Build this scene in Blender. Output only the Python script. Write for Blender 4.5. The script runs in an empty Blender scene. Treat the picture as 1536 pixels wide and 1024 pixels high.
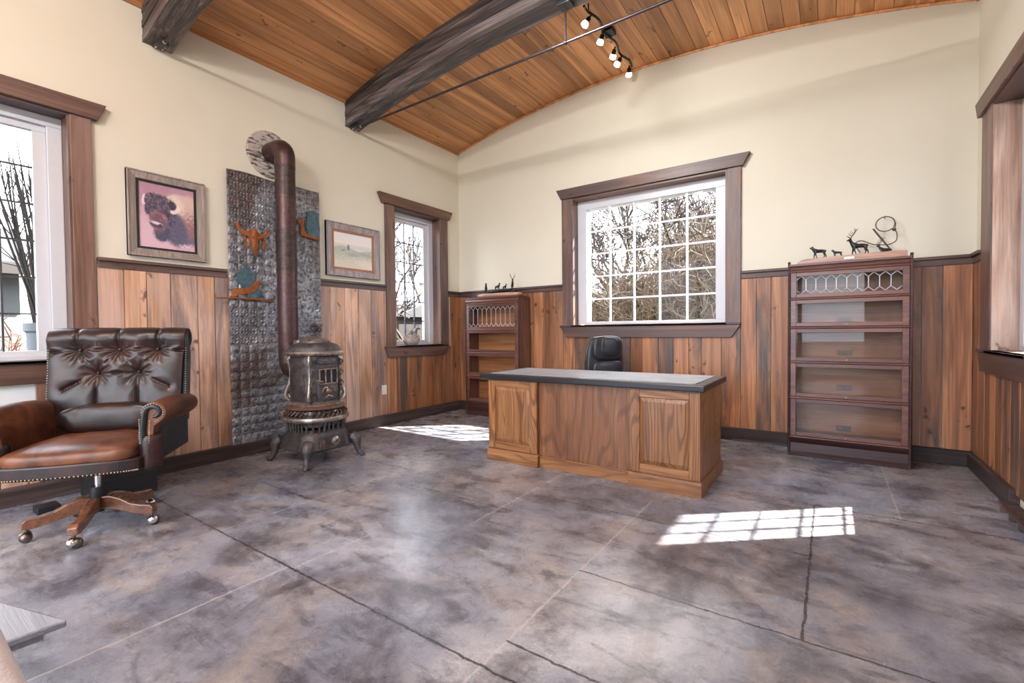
import bpy, math, random
from mathutils import Vector, Matrix, noise as mnoise
random.seed(7)
S = bpy.context.scene
COL = S.collection
PI = math.pi
W = 5.7925            # room width (x), back wall at y = 0, left wall at x = 0
REAR = -8.2
SPRING, RISE = 3.958, 0.375
RC = ((W/2)**2 + RISE**2) / (2*RISE)
def arch(x): return SPRING + math.sqrt(max(RC*RC-(x-W/2)**2, 0)) - (RC-RISE)

# ---------------------------------------------------------------- node helper
class N:
    def __init__(s, name):
        s.m = bpy.data.materials.new(name); s.m.use_nodes = True
        s.t = s.m.node_tree; s.t.nodes.clear()
        s.out = s.t.nodes.new('ShaderNodeOutputMaterial')
        s.p = s.t.nodes.new('ShaderNodeBsdfPrincipled')
        s.t.links.new(s.p.outputs[0], s.out.inputs[0])
    def new(s, k): return s.t.nodes.new(k)
    def put(s, sock, v):
        if hasattr(v, 'is_output'): s.t.links.new(v, sock)
        elif v is not None:
            if isinstance(v, (tuple, list)) and len(v) == 3 and len(sock.default_value) == 4: v = (*v, 1)
            sock.default_value = v
    def math(s, op, a, b=None, c=None, clamp=False):
        n = s.new('ShaderNodeMath'); n.operation = op; n.use_clamp = clamp
        s.put(n.inputs[0], a)
        if b is not None: s.put(n.inputs[1], b)
        if c is not None: s.put(n.inputs[2], c)
        return n.outputs[0]
    def mix(s, f, a, b, mode='MIX'):
        n = s.new('ShaderNodeMix'); n.data_type = 'RGBA'; n.blend_type = mode
        s.put(n.inputs[0], f); s.put(n.inputs[6], a); s.put(n.inputs[7], b)
        return n.outputs[2]
    def coord(s): return s.new('ShaderNodeTexCoord').outputs['Object']
    def attr(s, nm='rnd'):
        n = s.new('ShaderNodeAttribute'); n.attribute_name = nm; return n
    def vmath(s, op, a, b):
        n = s.new('ShaderNodeVectorMath'); n.operation = op
        s.put(n.inputs[0], a); s.put(n.inputs[1], b); return n.outputs[0]
    def noise(s, v, scale, detail=4, rough=.55, dist=0.0, col=False):
        n = s.new('ShaderNodeTexNoise'); s.put(n.inputs['Vector'], v)
        n.inputs['Scale'].default_value = scale; n.inputs['Detail'].default_value = detail
        n.inputs['Roughness'].default_value = rough; n.inputs['Distortion'].default_value = dist
        return n.outputs['Color' if col else 'Fac']
    def voro(s, v, scale, feat='F1'):
        n = s.new('ShaderNodeTexVoronoi'); n.feature = feat; s.put(n.inputs['Vector'], v)
        n.inputs['Scale'].default_value = scale; return n.outputs['Distance']
    def ramp(s, f, stops):
        n = s.new('ShaderNodeValToRGB'); s.put(n.inputs[0], f)
        e = n.color_ramp.elements
        while len(e) < len(stops): e.new(.5)
        for k, (p, c) in enumerate(stops):
            e[k].position = p; e[k].color = (*c, 1) if len(c) == 3 else c
        return n.outputs[0]
    def step(s, f, lo, hi):
        n = s.new('ShaderNodeMapRange'); n.interpolation_type = 'SMOOTHSTEP'
        s.put(n.inputs[0], f); n.inputs[1].default_value = lo; n.inputs[2].default_value = hi
        return n.outputs[0]
    def sep(s, v):
        n = s.new('ShaderNodeSeparateXYZ'); s.put(n.inputs[0], v); return n.outputs
    def bump(s, h, strength=.3, dist=.01):
        n = s.new('ShaderNodeBump'); n.inputs['Strength'].default_value = strength
        n.inputs['Distance'].default_value = dist; s.put(n.inputs['Height'], h)
        s.put(s.p.inputs['Normal'], n.outputs[0])
    def set(s, **k):
        nm = dict(color='Base Color', rough='Roughness', metal='Metallic', spec='Specular IOR Level', coat='Coat Weight',
                  coat_rough='Coat Roughness', emit='Emission Color', emit_s='Emission Strength', sheen='Sheen Weight', alpha='Alpha')
        for a, b in k.items(): s.put(s.p.inputs[nm[a]], b)
        return s.m

def plain(name, col, rough=.5, metal=0., var=.12, scale=30, bump=0., spec=.5, coat=0.):
    n = N(name); c = n.coord()
    f = n.noise(c, scale, 4)
    dark = tuple(x*(1-var*2) for x in col); lite = tuple(min(1, x*(1+var*2)) for x in col)
    n.set(color=n.mix(f, dark, lite), rough=n.math('ADD', rough-.06, n.math('MULTIPLY', f, .12)), metal=metal, spec=spec, coat=coat)
    if bump: n.bump(f, bump, .005)
    return n.m

def wood(name, cols, axis=2, rough=.45, stain=0., stain_col=(.03, .025, .025), knots=0., grain=1., tone=.35, cross=9., along=.55, bump=.25, coat=0., pale=0., pale_col=(.6, .5, .45), spec=.5, rings=0., rfreq=46.):
    """cols: dark, mid, light.  axis: the direction the grain runs."""
    n = N(name); c = n.coord(); a = n.attr()
    off = n.vmath('SCALE', a.outputs['Color'], None); 
    off.node.inputs['Scale'].default_value = 23.0
    v = n.vmath('ADD', c, off)
    sc = [cross]*3; sc[axis] = along
    vs = n.vmath('MULTIPLY', v, tuple(sc))
    g1 = n.noise(vs, 1.0, 5, .6, 1.2)
    sf = [cross*9]*3; sf[axis] = along*3
    g2 = n.noise(n.vmath('MULTIPLY', v, tuple(sf)), 1.0, 3, .6)
    base = n.ramp(g1, [(.25, cols[0]), (.5, cols[1]), (.75, cols[2])])
    fine = n.math('MULTIPLY_ADD', g2, 1.2*grain, 1-.6*grain)
    comb = n.new('ShaderNodeCombineXYZ')
    for i in range(3): n.put(comb.inputs[i], fine)
    base = n.mix(1.0, base, comb.outputs[0], 'MULTIPLY')
    if rings:
        rs = [cross*.32]*3; rs[axis] = along*.5
        gr = n.noise(n.vmath('MULTIPLY', v, tuple(rs)), 1.0, 2, .45, .3)
        sn = n.math('SINE', n.math('MULTIPLY_ADD', g2, 1.6, n.math('MULTIPLY', gr, rfreq)))
        base = n.mix(n.math('MULTIPLY', n.step(sn, .15, .95), rings), base, tuple(x*.5 for x in cols[0]))
    r = n.sep(a.outputs['Color'])
    tv = n.math('MULTIPLY_ADD', r[0], tone*2, 1-tone)
    cb = n.new('ShaderNodeCombineXYZ')
    for i in range(3): n.put(cb.inputs[i], tv)
    base = n.mix(1.0, base, cb.outputs[0], 'MULTIPLY')
    if pale:
        ps = [2.2]*3; ps[axis] = .5
        pm = n.noise(n.vmath('MULTIPLY', v, tuple(ps)), 1.0, 4, .6)
        base = n.mix(n.math('MULTIPLY', n.step(pm, .45, .7), pale), base, pale_col)
    if stain:
        ss = [6.]*3; ss[axis] = .8
        sm = n.noise(n.vmath('MULTIPLY', v, tuple(ss)), 1.0, 6, .68, .6)
        thr = n.math('MULTIPLY_ADD', r[1], -.22, .62)
        m = n.math('MULTIPLY', n.math('SUBTRACT', sm, thr), 7., clamp=True)
        base = n.mix(n.math('MULTIPLY', m, stain), base, n.mix(g2, stain_col, tuple(x*3.5 for x in stain_col)))
    if knots:
        ks = [5.5]*3; ks[axis] = 2.1
        kv = n.voro(n.vmath('ADD', n.vmath('MULTIPLY', v, tuple(ks)), n.vmath('SCALE', n.noise(v, 9, 2, col=True), None)), 1.0)
        k = n.math('SUBTRACT', 1.0, n.step(kv, .05, .17))
        base = n.mix(n.math('MULTIPLY', k, knots), base, tuple(x*.35 for x in cols[0]))
    n.set(color=base, rough=n.math('MULTIPLY_ADD', g2, .25, rough-.12), coat=coat, coat_rough=.25, spec=spec)
    if bump: n.bump(n.math('ADD', n.math('MULTIPLY', g2, .6), g1), bump, .006)
    return n.m

M = {}
def mats():
    # plaster
    n = N('plaster'); c = n.coord()
    f = n.noise(c, 1.1, 4, .6); f2 = n.noise(c, 45, 5, .6)
    n.set(color=n.mix(f, (.675, .645, .535), (.75, .72, .62)), rough=.75, spec=.25); n.bump(f2, .12, .004); M['plaster'] = n.m
    # floor: stained concrete slabs with saw cuts
    n = N('stained_concrete'); c = n.coord()
    big = n.noise(c, 1.0, 8, .66, .7); mid = n.noise(c, 2.3, 9, .70, .5); sm = n.noise(c, 8, 7, .74, .4); fine = n.noise(c, 90, 5, .75)
    tint = n.noise(n.vmath('ADD', c, (7.3, 2.1, 0)), 1.1, 7, .66, .8)
    strk = n.noise(n.vmath('MULTIPLY', n.vmath('ADD', c, (1.7, 0, 0)), (2.2, 6.5, 1)), 1.0, 7, .7, .6)
    col = n.ramp(big, [(.34, (.085, .09, .12)), (.45, (.225, .243, .305)), (.55, (.325, .343, .405)), (.68, (.505, .52, .57))])
    warm = n.ramp(mid, [(.36, (.095, .08, .08)), (.50, (.265, .228, .222)), (.66, (.52, .46, .40))])
    col = n.mix(n.math('MULTIPLY', n.step(tint, .46, .62), .65), col, warm)
    col = n.mix(n.math('MULTIPLY', n.step(strk, .50, .36), .68), col, (.065, .062, .078))
    col = n.mix(n.math('MULTIPLY', n.step(mid, .52, .34), .7), col, (.075, .068, .08))
    col = n.mix(n.math('MULTIPLY', n.step(sm, .56, .76), .55), col, (.55, .52, .51))
    col = n.mix(n.math('MULTIPLY', n.step(sm, .46, .27), .6), col, (.055, .05, .06))
    fm = n.math('MULTIPLY_ADD', fine, 1.1, .45)
    cb = n.new('ShaderNodeCombineXYZ')
    for i in range(3): n.put(cb.inputs[i], fm)
    col = n.mix(1.0, col, cb.outputs[0], 'MULTIPLY')
    wob = n.noise(c, 14, 5, .7)
    xyz = n.sep(c)
    wv = n.math('MULTIPLY_ADD', wob, .03, -.015)
    X = n.math('ADD', xyz[0], wv); Y = n.math('ADD', xyz[1], wv)
    dark = [('h', -4.21, -1, 4.6), ('h', -3.415, 3.74, 5.8), ('v', 4.69, -3.415, -1.76), ('h', -4.05, 3.74, 5.8), ('h', -2.62, 3.03, 4.69),
            ('h', -3.59, .95, 1.71), ('h', -2.97, 1.74, 3.03), ('h', -2.70, .95, 1.80), ('h', -1.76, 3.2, 5.8), ('v', 4.36, -5.6, -4.05)]
    lite = [('v', 3.745, -5.4, -2.3), ('v', 2.48, -5.6, -4.21), ('v', 1.71, -4.2, -2.2), ('v', 2.93, -3.3, -2.1), ('v', 5.14, -1.76, 0), ('v', 2.52, -4.2, -3.7)]
    def lines(L, wid):
        tot = None
        for k, p, lo, hi in L:
            A, B = (X, Y) if k == 'v' else (Y, X)
            d = n.math('ABSOLUTE', n.math('SUBTRACT', A, p))
            l = n.math('LESS_THAN', d, wid)
            l = n.math('MULTIPLY', l, n.math('GREATER_THAN', B, lo)); l = n.math('MULTIPLY', l, n.math('LESS_THAN', B, hi))
            tot = l if tot is None else n.math('MAXIMUM', tot, l)
        return tot
    dl = lines(dark, .0055); ll = lines(lite, .0055)
    col = n.mix(n.math('MULTIPLY', ll, .55), col, (.60, .57, .55))
    col = n.mix(n.math('MULTIPLY', dl, .85), col, (.035, .03, .03))
    n.set(color=col, rough=n.math('MULTIPLY_ADD', sm, .36, .10), spec=.5)
    h = n.math('SUBTRACT', n.math('ADD', n.math('MULTIPLY', fine, .25), n.math('MULTIPLY', sm, .5)), n.math('MAXIMUM', dl, ll))
    n.bump(h, .28, .006); M['floor'] = n.m
    M['ceiling_wood'] = wood('cedar_ceiling_boards', ((.42, .175, .062), (.62, .29, .115), (.76, .41, .185)), axis=1, rough=.42, knots=.9, tone=.26, cross=7, along=.35, bump=.1, grain=.7, rings=.35, rfreq=40)
    M['barn'] = wood('barn_boards', ((.20, .075, .032), (.35, .145, .062), (.46, .225, .105)), axis=2, rough=.42, stain=.95, stain_col=(.035, .025, .022), knots=.95, tone=.36, cross=8, along=.5, pale=.2, pale_col=(.50, .30, .20), grain=1.3, rings=.4, rfreq=44)
    M['barn_sheen'] = wood('barn_boards_with_sheen', ((.33, .175, .10), (.54, .305, .18), (.64, .40, .26)), axis=2, rough=.36, stain=.7, stain_col=(.06, .05, .055), knots=.9, tone=.22, cross=8, along=.5, pale=.65, pale_col=(.64, .48, .42), grain=1.2, rings=.35, rfreq=44)  # satin reflection on the boards put into the colour as a pale pinkish tone
    tr = ((.055, .03, .024), (.115, .065, .052), (.19, .115, .095))
    for ax, nm in ((0, 'trim_x'), (1, 'trim_y'), (2, 'trim_z')):
        M[nm] = wood('rough_dark_trim_' + 'xyz'[ax], tr, axis=ax, rough=.45, stain=.7, stain_col=(.015, .014, .018), knots=.5, tone=.2, cross=10, along=.7)
    M['casing_z'] = wood('brown_casing', ((.075, .036, .026), (.15, .078, .054), (.25, .145, .11)), axis=2, rough=.42, stain=.6, stain_col=(.03, .028, .036), knots=.7, tone=.2, cross=9, along=.7, pale=.3, pale_col=(.36, .25, .23))
    M['jamb_z'] = wood('pale_lit_jamb', ((.20, .10, .07), (.36, .22, .16), (.50, .36, .28)), axis=2, rough=.42, stain=.8, stain_col=(.07, .075, .095), knots=.8, tone=.1, cross=9, along=.7, pale=.6, pale_col=(.55, .46, .42))  # pale washed wood, with the strong light on it also put into the colour
    M['casing_y'] = wood('brown_casing_y', ((.06, .03, .023), (.12, .062, .045), (.20, .11, .082)), axis=1, rough=.42, stain=.6, stain_col=(.03, .025, .03), knots=.7, tone=.2)
    M['casing_x'] = wood('brown_casing_x', ((.06, .03, .023), (.12, .062, .045), (.20, .11, .082)), axis=0, rough=.42, stain=.6, stain_col=(.03, .025, .03), knots=.7, tone=.2)
    M['base_x'] = wood('black_brown_base_x', ((.014, .009, .008), (.03, .02, .018), (.06, .042, .038)), axis=0, rough=.5, stain=.5, tone=.2, spec=.25)
    M['base_y'] = wood('black_brown_base_y', ((.022, .015, .014), (.055, .038, .035), (.12, .09, .083)), axis=1, rough=.45, stain=.5, tone=.2, spec=.3)
    M['beam'] = wood('weathered_beam', ((.03, .023, .022), (.10, .08, .078), (.27, .235, .235)), axis=0, rough=.45, stain=.85, stain_col=(.012, .012, .016), tone=.35, cross=14, along=.55, bump=.8, grain=1.5, rings=.5, rfreq=50)
    M['oak'] = wood('golden_oak', ((.17, .068, .024), (.29, .128, .048), (.37, .185, .078)), axis=2, rough=.36, tone=.12, cross=13, along=.9, grain=1.0, bump=.1, rings=.65, rfreq=130)
    M['oak_x'] = wood('golden_oak_x', ((.17, .068, .024), (.29, .128, .048), (.37, .185, .078)), axis=0, rough=.36, tone=.12, cross=13, along=.9, grain=1.0, bump=.1, rings=.5, rfreq=120)
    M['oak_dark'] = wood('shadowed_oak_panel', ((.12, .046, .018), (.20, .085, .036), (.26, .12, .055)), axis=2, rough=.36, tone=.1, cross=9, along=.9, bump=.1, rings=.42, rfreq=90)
    M['mahog'] = wood('red_brown_bookcase', ((.060, .024, .018), (.125, .05, .035), (.19, .085, .06)), axis=0, rough=.3, tone=.15, cross=14, along=.8, bump=.06, coat=.12, grain=.6)
    M['mahog_z'] = wood('red_brown_bookcase_z', ((.060, .024, .018), (.125, .05, .035), (.19, .085, .06)), axis=2, rough=.3, tone=.15, cross=14, along=.8, bump=.06, coat=.3, grain=.6)
    M['mahog_dark'] = wood('dark_bookcase_base', ((.022, .009, .009), (.045, .018, .017), (.075, .035, .032)), axis=0, spec=.25, rough=.42, tone=.15, cross=14, along=.8, bump=.05, coat=.05, grain=.5)
    M['case_back'] = wood('bookcase_back', ((.17, .06, .022), (.30, .12, .045), (.40, .18, .075)), axis=0, rough=.4, tone=.1, cross=9, along=.6, bump=.05)
    M['walnut'] = wood('chair_base_wood', ((.07, .026, .014), (.16, .062, .03), (.26, .11, .05)), axis=0, rough=.28, tone=.1, cross=18, along=2., bump=.03, coat=.4, grain=.5)
    M['grey_frame'] = wood('grey_frame_wood', ((.19, .15, .13), (.30, .25, .22), (.42, .36, .33)), axis=2, rough=.5, tone=.1, cross=22, along=1.5)
    M['barn_frame'] = wood('weathered_frame_wood', ((.16, .13, .13), (.33, .29, .30), (.48, .43, .44)), axis=2, rough=.6, tone=.1, cross=18, along=1.5, stain=.5, stain_col=(.07, .05, .045))
    M['grey_table'] = wood('grey_table_wood', ((.16, .165, .185), (.23, .235, .26), (.30, .305, .335)), axis=0, rough=.4, tone=.1, cross=16, along=1.2, grain=.6)
    M['liner'] = plain('rust_liner', (.33, .14, .075), .5)
    M['black_liner'] = plain('black_liner', (.015, .012, .013), .5)
    M['base_wood'] = wood('sculpture_base_wood', ((.22, .10, .06), (.40, .22, .15), (.55, .35, .27)), axis=0, rough=.3, tone=.1, cross=14, along=1.2, coat=.3)
    # vinyl
    M['vinyl'] = plain('white_vinyl', (.60, .62, .67), .35, var=.02)
    M['white_panel'] = plain('white_panel', (.62, .65, .67), .5, var=.02)
    M['lead'] = plain('dark_leading', (.06, .065, .075), .4, .4)
    M['lead_lite'] = plain('bright_leading', (.55, .55, .56), .35, .6)
    M['grille'] = plain('white_grille', (.78, .80, .84), .35, var=.02)
    def glass(nm, k, tint=(1, 1, 1)):
        n = N(nm); n.t.nodes.remove(n.p)
        tr = n.new('ShaderNodeBsdfTransparent'); tr.inputs[0].default_value = (*tint, 1)
        gl = n.new('ShaderNodeBsdfGlossy'); gl.inputs['Roughness'].default_value = .01
        lw = n.new('ShaderNodeFresnel'); lw.inputs[0].default_value = 1.5
        gm = n.new('ShaderNodeNewGeometry'); fc = n.math('MULTIPLY', n.math('MULTIPLY', lw.outputs[0], k, clamp=True), n.math('SUBTRACT', 1., gm.outputs['Backfacing']))
        mx = n.new('ShaderNodeMixShader'); n.put(mx.inputs[0], fc)
        n.t.links.new(tr.outputs[0], mx.inputs[1]); n.t.links.new(gl.outputs[0], mx.inputs[2]); n.t.links.new(mx.outputs[0], n.out.inputs[0])
        return n.m
    M['glass'] = glass('window_glass', .25); M['case_glass'] = glass('bookcase_glass', .65)
    M['black_metal'] = plain('black_metal', (.012, .012, .013), .38, .6)
    M['rod'] = plain('iron_rod', (.07, .06, .065), .4, .8)
    M['plate'] = plain('steel_plate', (.09, .09, .09), .45, .8)
    M['bolt'] = plain('bright_bolt', (.7, .68, .66), .3, .8)
    M['chrome'] = plain('chrome', (.7, .7, .72), .15, 1., var=.03)
    M['brass'] = plain('antique_nail', (.52, .40, .28), .3, .9)
    M['bronze_ball'] = plain('caster_metal', (.16, .13, .11), .3, .9)
    M['plastic'] = plain('black_plastic', (.012, .013, .016), .4)
    M['plate_brass'] = plain('label_plate_metal', (.09, .06, .045), .4, .5)
    M['outlet'] = plain('white_outlet', (.75, .74, .72), .4, var=.02)
    M['bronze'] = plain('dark_bronze', (.035, .037, .045), .35, .75, var=.3, scale=60)
    M['rope'] = plain('dark_braided_rope', (.07, .055, .04), .6, bump=.5, scale=140)
    M['driftwood'] = plain('pale_root_wood', (.42, .36, .32), .7, var=.3, scale=45, bump=.6)
    M['bird'] = plain('grey_carving', (.17, .16, .17), .4, var=.2)
    # leathers
    def leather(nm, a, b, lo, hi, rough, wr=.35):
        n = N(nm); c = n.coord(); f = n.noise(c, 6, 5, .62, .5); g = n.voro(c, 190); w = n.noise(c, 28, 4, .6, 1.)
        n.set(color=n.mix(n.step(f, lo, hi), a, b), rough=n.math('MULTIPLY_ADD', w, .2, rough-.08), spec=.42)
        n.bump(n.math('ADD', n.math('MULTIPLY', g, .15), n.math('MULTIPLY', w, wr)), .25, .008); return n.m
    M['leather'] = leather('dark_brown_leather', (.014, .008, .008), (.042, .015, .011), .40, .75, .30, .12)
    M['leather_worn'] = leather('worn_brown_leather', (.06, .021, .012), (.20, .072, .03), .32, .70, .32, .14)
    M['leather_black'] = leather('black_leather', (.016, .017, .022), (.034, .035, .043), .4, .7, .30, .10)
    M['desk_leather'] = leather('desk_leather_with_sheen', (.30, .315, .35), (.40, .415, .45), .35, .7, .34, .03)  # bright window reflection put into the colour as a pale bluish grey
    M['desk_edge'] = plain('black_desk_edge', (.016, .015, .018), .3, var=.03)
    n = N('suede'); c = n.coord(); f = n.noise(c, 14, 6, .7)
    n.set(color=n.mix(f, (.26, .21, .205), (.42, .37, .36)), rough=.85, sheen=.3); n.bump(n.noise(c, 160, 3), .4, .004); M['suede'] = n.m
    # tin
    n = N('pressed_tin'); c = n.coord(); f = n.noise(c, 2.3, 6, .65, .5); f2 = n.noise(c, 26, 5, .7); f3 = n.noise(n.vmath('ADD', c, (3, 9, 1)), 1.2, 5, .6, .6)
    col = n.ramp(f, [(.3, (.10, .105, .12)), (.5, (.27, .28, .31)), (.7, (.50, .52, .56))])
    col = n.mix(n.math('MULTIPLY', n.step(f3, .48, .62), .75), col, (.13, .085, .07))
    col = n.mix(n.math('MULTIPLY', n.step(f2, .48, .60), .75), col, (.055, .048, .05))
    n.set(color=col, metal=.6, rough=n.math('MULTIPLY_ADD', f2, .5, .16)); n.bump(f2, .5, .006); M['tin'] = n.m
    def rusty(nm, a, b, rough=.7, metal=.3):
        n = N(nm); c = n.coord(); f = n.noise(c, 22, 6, .7, .3)
        n.set(color=n.ramp(f, [(.32, a), (.68, b)]), rough=rough, metal=metal); n.bump(f, .4, .005); return n.m
    M['rust'] = rusty('rust', (.16, .05, .02), (.46, .15, .045))
    M['patina'] = rusty('teal_patina', (.035, .085, .11), (.12, .21, .25), .5, .4)
    M['pipe'] = rusty('stove_pipe_metal', (.050, .025, .026), (.105, .058, .058), .38, .55)
    M['pipe_dark'] = rusty('stove_pipe_dark', (.022, .016, .017), (.085, .052, .05), .42, .5)
    n = N('cast_iron'); c = n.coord(); f = n.noise(c, 12, 6, .65); g = n.noise(c, 55, 4, .6, 1.5)
    col = n.ramp(f, [(.3, (.035, .033, .038)), (.55, (.105, .095, .10)), (.75, (.20, .165, .15))])
    n.set(color=col, metal=.6, rough=.42); n.bump(n.math('ADD', n.math('MULTIPLY', f, .3), g), .6, .008); M['iron'] = n.m
    M['iron_rust'] = rusty('rusty_iron', (.06, .042, .04), (.26, .145, .095), .45, .6)
    M['nickel'] = rusty('worn_nickel', (.16, .135, .12), (.62, .56, .50), .32, .85)
    M['mica'] = plain('dark_mica', (.018, .02, .028), .15)
    n = N('stone_ring'); c = n.coord(); sx = n.vmath('MULTIPLY', c, (1, 15, 44)); v = n.voro(sx, 1.0, 'F1'); g = n.noise(c, 40, 4)
    n.set(color=n.mix(n.step(v, .5, .85), n.mix(g, (.36, .32, .29), (.58, .53, .49)), (.06, .05, .05)), rough=.8); n.bump(n.math('MULTIPLY', v, -1.), .9, .012); M['stone'] = n.m
    # outdoors
    M['bark'] = plain('bare_bark', (.05, .037, .03), .85, var=.3, scale=14)
    M['twig'] = plain('dry_twig', (.115, .083, .057), .85, var=.3, scale=5)
    M['stem'] = plain('dark_stem', (.02, .014, .012), .8, var=.3)
    M['needle'] = plain('pale_dry_twig', (.13, .096, .06), .85, var=.3, scale=5)
    n = N('dry_grass_ground'); c = n.coord(); f = n.noise(c, .8, 6, .7)
    n.set(color=n.mix(f, (.045, .038, .022), (.09, .077, .054)), rough=.95); M['ground'] = n.m
    M['patio'] = plain('patio_concrete', (.09, .088, .085), .85, var=.1, scale=3)
    M['shingle'] = plain('grey_shingles', (.04, .04, .043), .85, var=.25, scale=12, bump=.4)
    M['house_wall'] = plain('pale_house_wall', (.08, .09, .09), .8, var=.06, scale=4)
    M['house_wood'] = plain('dark_house_wood', (.016, .011, .009), .7, var=.2)
    M['house_glass'] = plain('house_window_glass', (.03, .035, .045), .1)
    M['planter'] = plain('grey_planter', (.085, .10, .11), .6, var=.08, scale=6)
    M['orange_leaf'] = plain('orange_dry_leaf', (.15, .05, .025), .8, var=.4, scale=8)
    M['roof'] = plain('roof_soffit', (.30, .25, .2), .8)
    M['stucco'] = plain('outside_stucco', (.35, .31, .25), .9)
    for nm, e, c0 in (('bulb', .5, (1, .93, .82)),):
        n = N(nm); n.set(color=(.9, .9, .88), rough=.3, emit=c0, emit_s=e); M[nm] = n.m
    n = N('painted_canvas'); a = n.attr('paint'); f = n.noise(n.coord(), 120, 4, .7)
    n.set(color=n.mix(n.math('MULTIPLY', n.math('SUBTRACT', f, .5), .5, clamp=True), a.outputs['Color'], (.9, .85, .85)), rough=.55); M['canvas'] = n.m
mats()

# ---------------------------------------------------------------- mesh helper
class MB:
    def __init__(s): s.v = []; s.f = []; s.r = []
    def add(s, vs, fs, r=None):
        b = len(s.v); s.v += [tuple(p) for p in vs]; s.f += [tuple(i+b for i in f) for f in fs]
        if r is None: r = (random.random(), random.random(), random.random())
        s.r += [r]*len(fs); return s
    def box(s, lo, hi, r=None, M4=None):
        (a, b, c), (d, e, f) = lo, hi
        vs = [(a,b,c),(d,b,c),(d,e,c),(a,e,c),(a,b,f),(d,b,f),(d,e,f),(a,e,f)]
        if M4 is not None: vs = [tuple(M4 @ Vector(p)) for p in vs]
        return s.add(vs, [(0,3,2,1),(4,5,6,7),(0,1,5,4),(1,2,6,5),(2,3,7,6),(3,0,4,7)], r)
    def prism(s, poly, axis, lo, hi, r=None):
        """poly: 2-D outline in the two other axes (in axis order), extruded along axis."""
        n = len(poly); vs = []
        for h in (lo, hi):
            for (p, q) in poly:
                vs.append((h, p, q) if axis == 0 else (p, h, q) if axis == 1 else (p, q, h))
        fs = [tuple(range(n))[::-1], tuple(range(n, 2*n))] + [(i, (i+1) % n, n+(i+1) % n, n+i) for i in range(n)]
        return s.add(vs, fs, r)
    def tube(s, pts, rad, n=8, cap=True, r=None, flat=1.0):
        P = [Vector(p) for p in pts]; k = len(P)
        R = rad if isinstance(rad, (list, tuple)) else [rad]*k
        vs = []; prev = None
        for i in range(k):
            t = (P[min(i+1, k-1)] - P[max(i-1, 0)])
            t = t.normalized() if t.length > 1e-9 else Vector((0, 0, 1))
            if prev is None:
                a = Vector((0, 0, 1)) if abs(t.z) < .9 else Vector((1, 0, 0))
                u = t.cross(a).normalized()
            else:
                u = prev - t*prev.dot(t); u = u.normalized() if u.length > 1e-6 else t.orthogonal().normalized()
            prev = u; w = t.cross(u)
            for j in range(n):
                an = 2*PI*j/n; vs.append(P[i] + (u*math.cos(an) + w*math.sin(an)*flat)*R[i])
        fs = [(i*n+j, i*n+(j+1) % n, (i+1)*n+(j+1) % n, (i+1)*n+j) for i in range(k-1) for j in range(n)]
        if cap: fs += [tuple(range(n))[::-1], tuple(range((k-1)*n, k*n))]
        return s.add(vs, fs, r)
    def lathe(s, prof, n=24, c=(0, 0, 0), axis=2, r=None, start=0, wob=None):
        vs = []; k = len(prof)
        for (rad, h) in prof:
            for j in range(n):
                a = start + 2*PI*j/n
                rr = rad*(wob(a) if wob else 1)
                x, y = rr*math.cos(a), rr*math.sin(a)
                p = (x, y, h) if axis == 2 else (h, x, y) if axis == 0 else (x, h, y)
                vs.append((p[0]+c[0], p[1]+c[1], p[2]+c[2]))
        fs = [(i*n+j, i*n+(j+1) % n, (i+1)*n+(j+1) % n, (i+1)*n+j) for i in range(k-1) for j in range(n)]
        fs += [tuple(range(n))[::-1], tuple(range((k-1)*n, k*n))]
        return s.add(vs, fs, r)
    def ball(s, c, r, n=8, m=6, sq=(1, 1, 1)):
        prof = [(max(1e-4, math.sin(PI*i/m)), -math.cos(PI*i/m)) for i in range(m+1)]
        vs = []; 
        for (rad, h) in prof:
            for j in range(n):
                a = 2*PI*j/n; vs.append((c[0]+r*sq[0]*rad*math.cos(a), c[1]+r*sq[1]*rad*math.sin(a), c[2]+r*sq[2]*h))
        fs = [(i*n+j, i*n+(j+1) % n, (i+1)*n+(j+1) % n, (i+1)*n+j) for i in range(m) for j in range(n)]
        return s.add(vs, fs)
    def super(s, c, size, e1=.5, e2=.35, n=32, m=16, fn=None):
        """superellipsoid cushion"""
        def sp(x, e): return math.copysign(abs(x)**e, x)
        vs = []
        for i in range(m+1):
            v = -PI/2 + PI*i/m
            for j in range(n):
                u = 2*PI*j/n
                p = Vector((size[0]*sp(math.cos(v), e1)*sp(math.cos(u), e2), size[1]*sp(math.cos(v), e1)*sp(math.sin(u), e2), size[2]*sp(math.sin(v), e1)))
                if fn: p = fn(p)
                vs.append((p.x+c[0], p.y+c[1], p.z+c[2]))
        fs = [(i*n+j, i*n+(j+1) % n, (i+1)*n+(j+1) % n, (i+1)*n+j) for i in range(m) for j in range(n)]
        return s.add(vs, fs)
    def grid(s, fn, nu, nv, closeu=False, closev=False, r=None):
        vs = [fn(i/(nu if closeu else nu-1), j/(nv if closev else nv-1)) for i in range(nu) for j in range(nv)]
        fs = []
        for i in range(nu if closeu else nu-1):
            for j in range(nv if closev else nv-1):
                fs.append((i*nv+j, ((i+1) % nu)*nv+j, ((i+1) % nu)*nv+(j+1) % nv, i*nv+(j+1) % nv))
        return s.add(vs, fs, r)
    def xform(s, m): s.v = [tuple(m @ Vector(p)) for p in s.v]; return s
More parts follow.
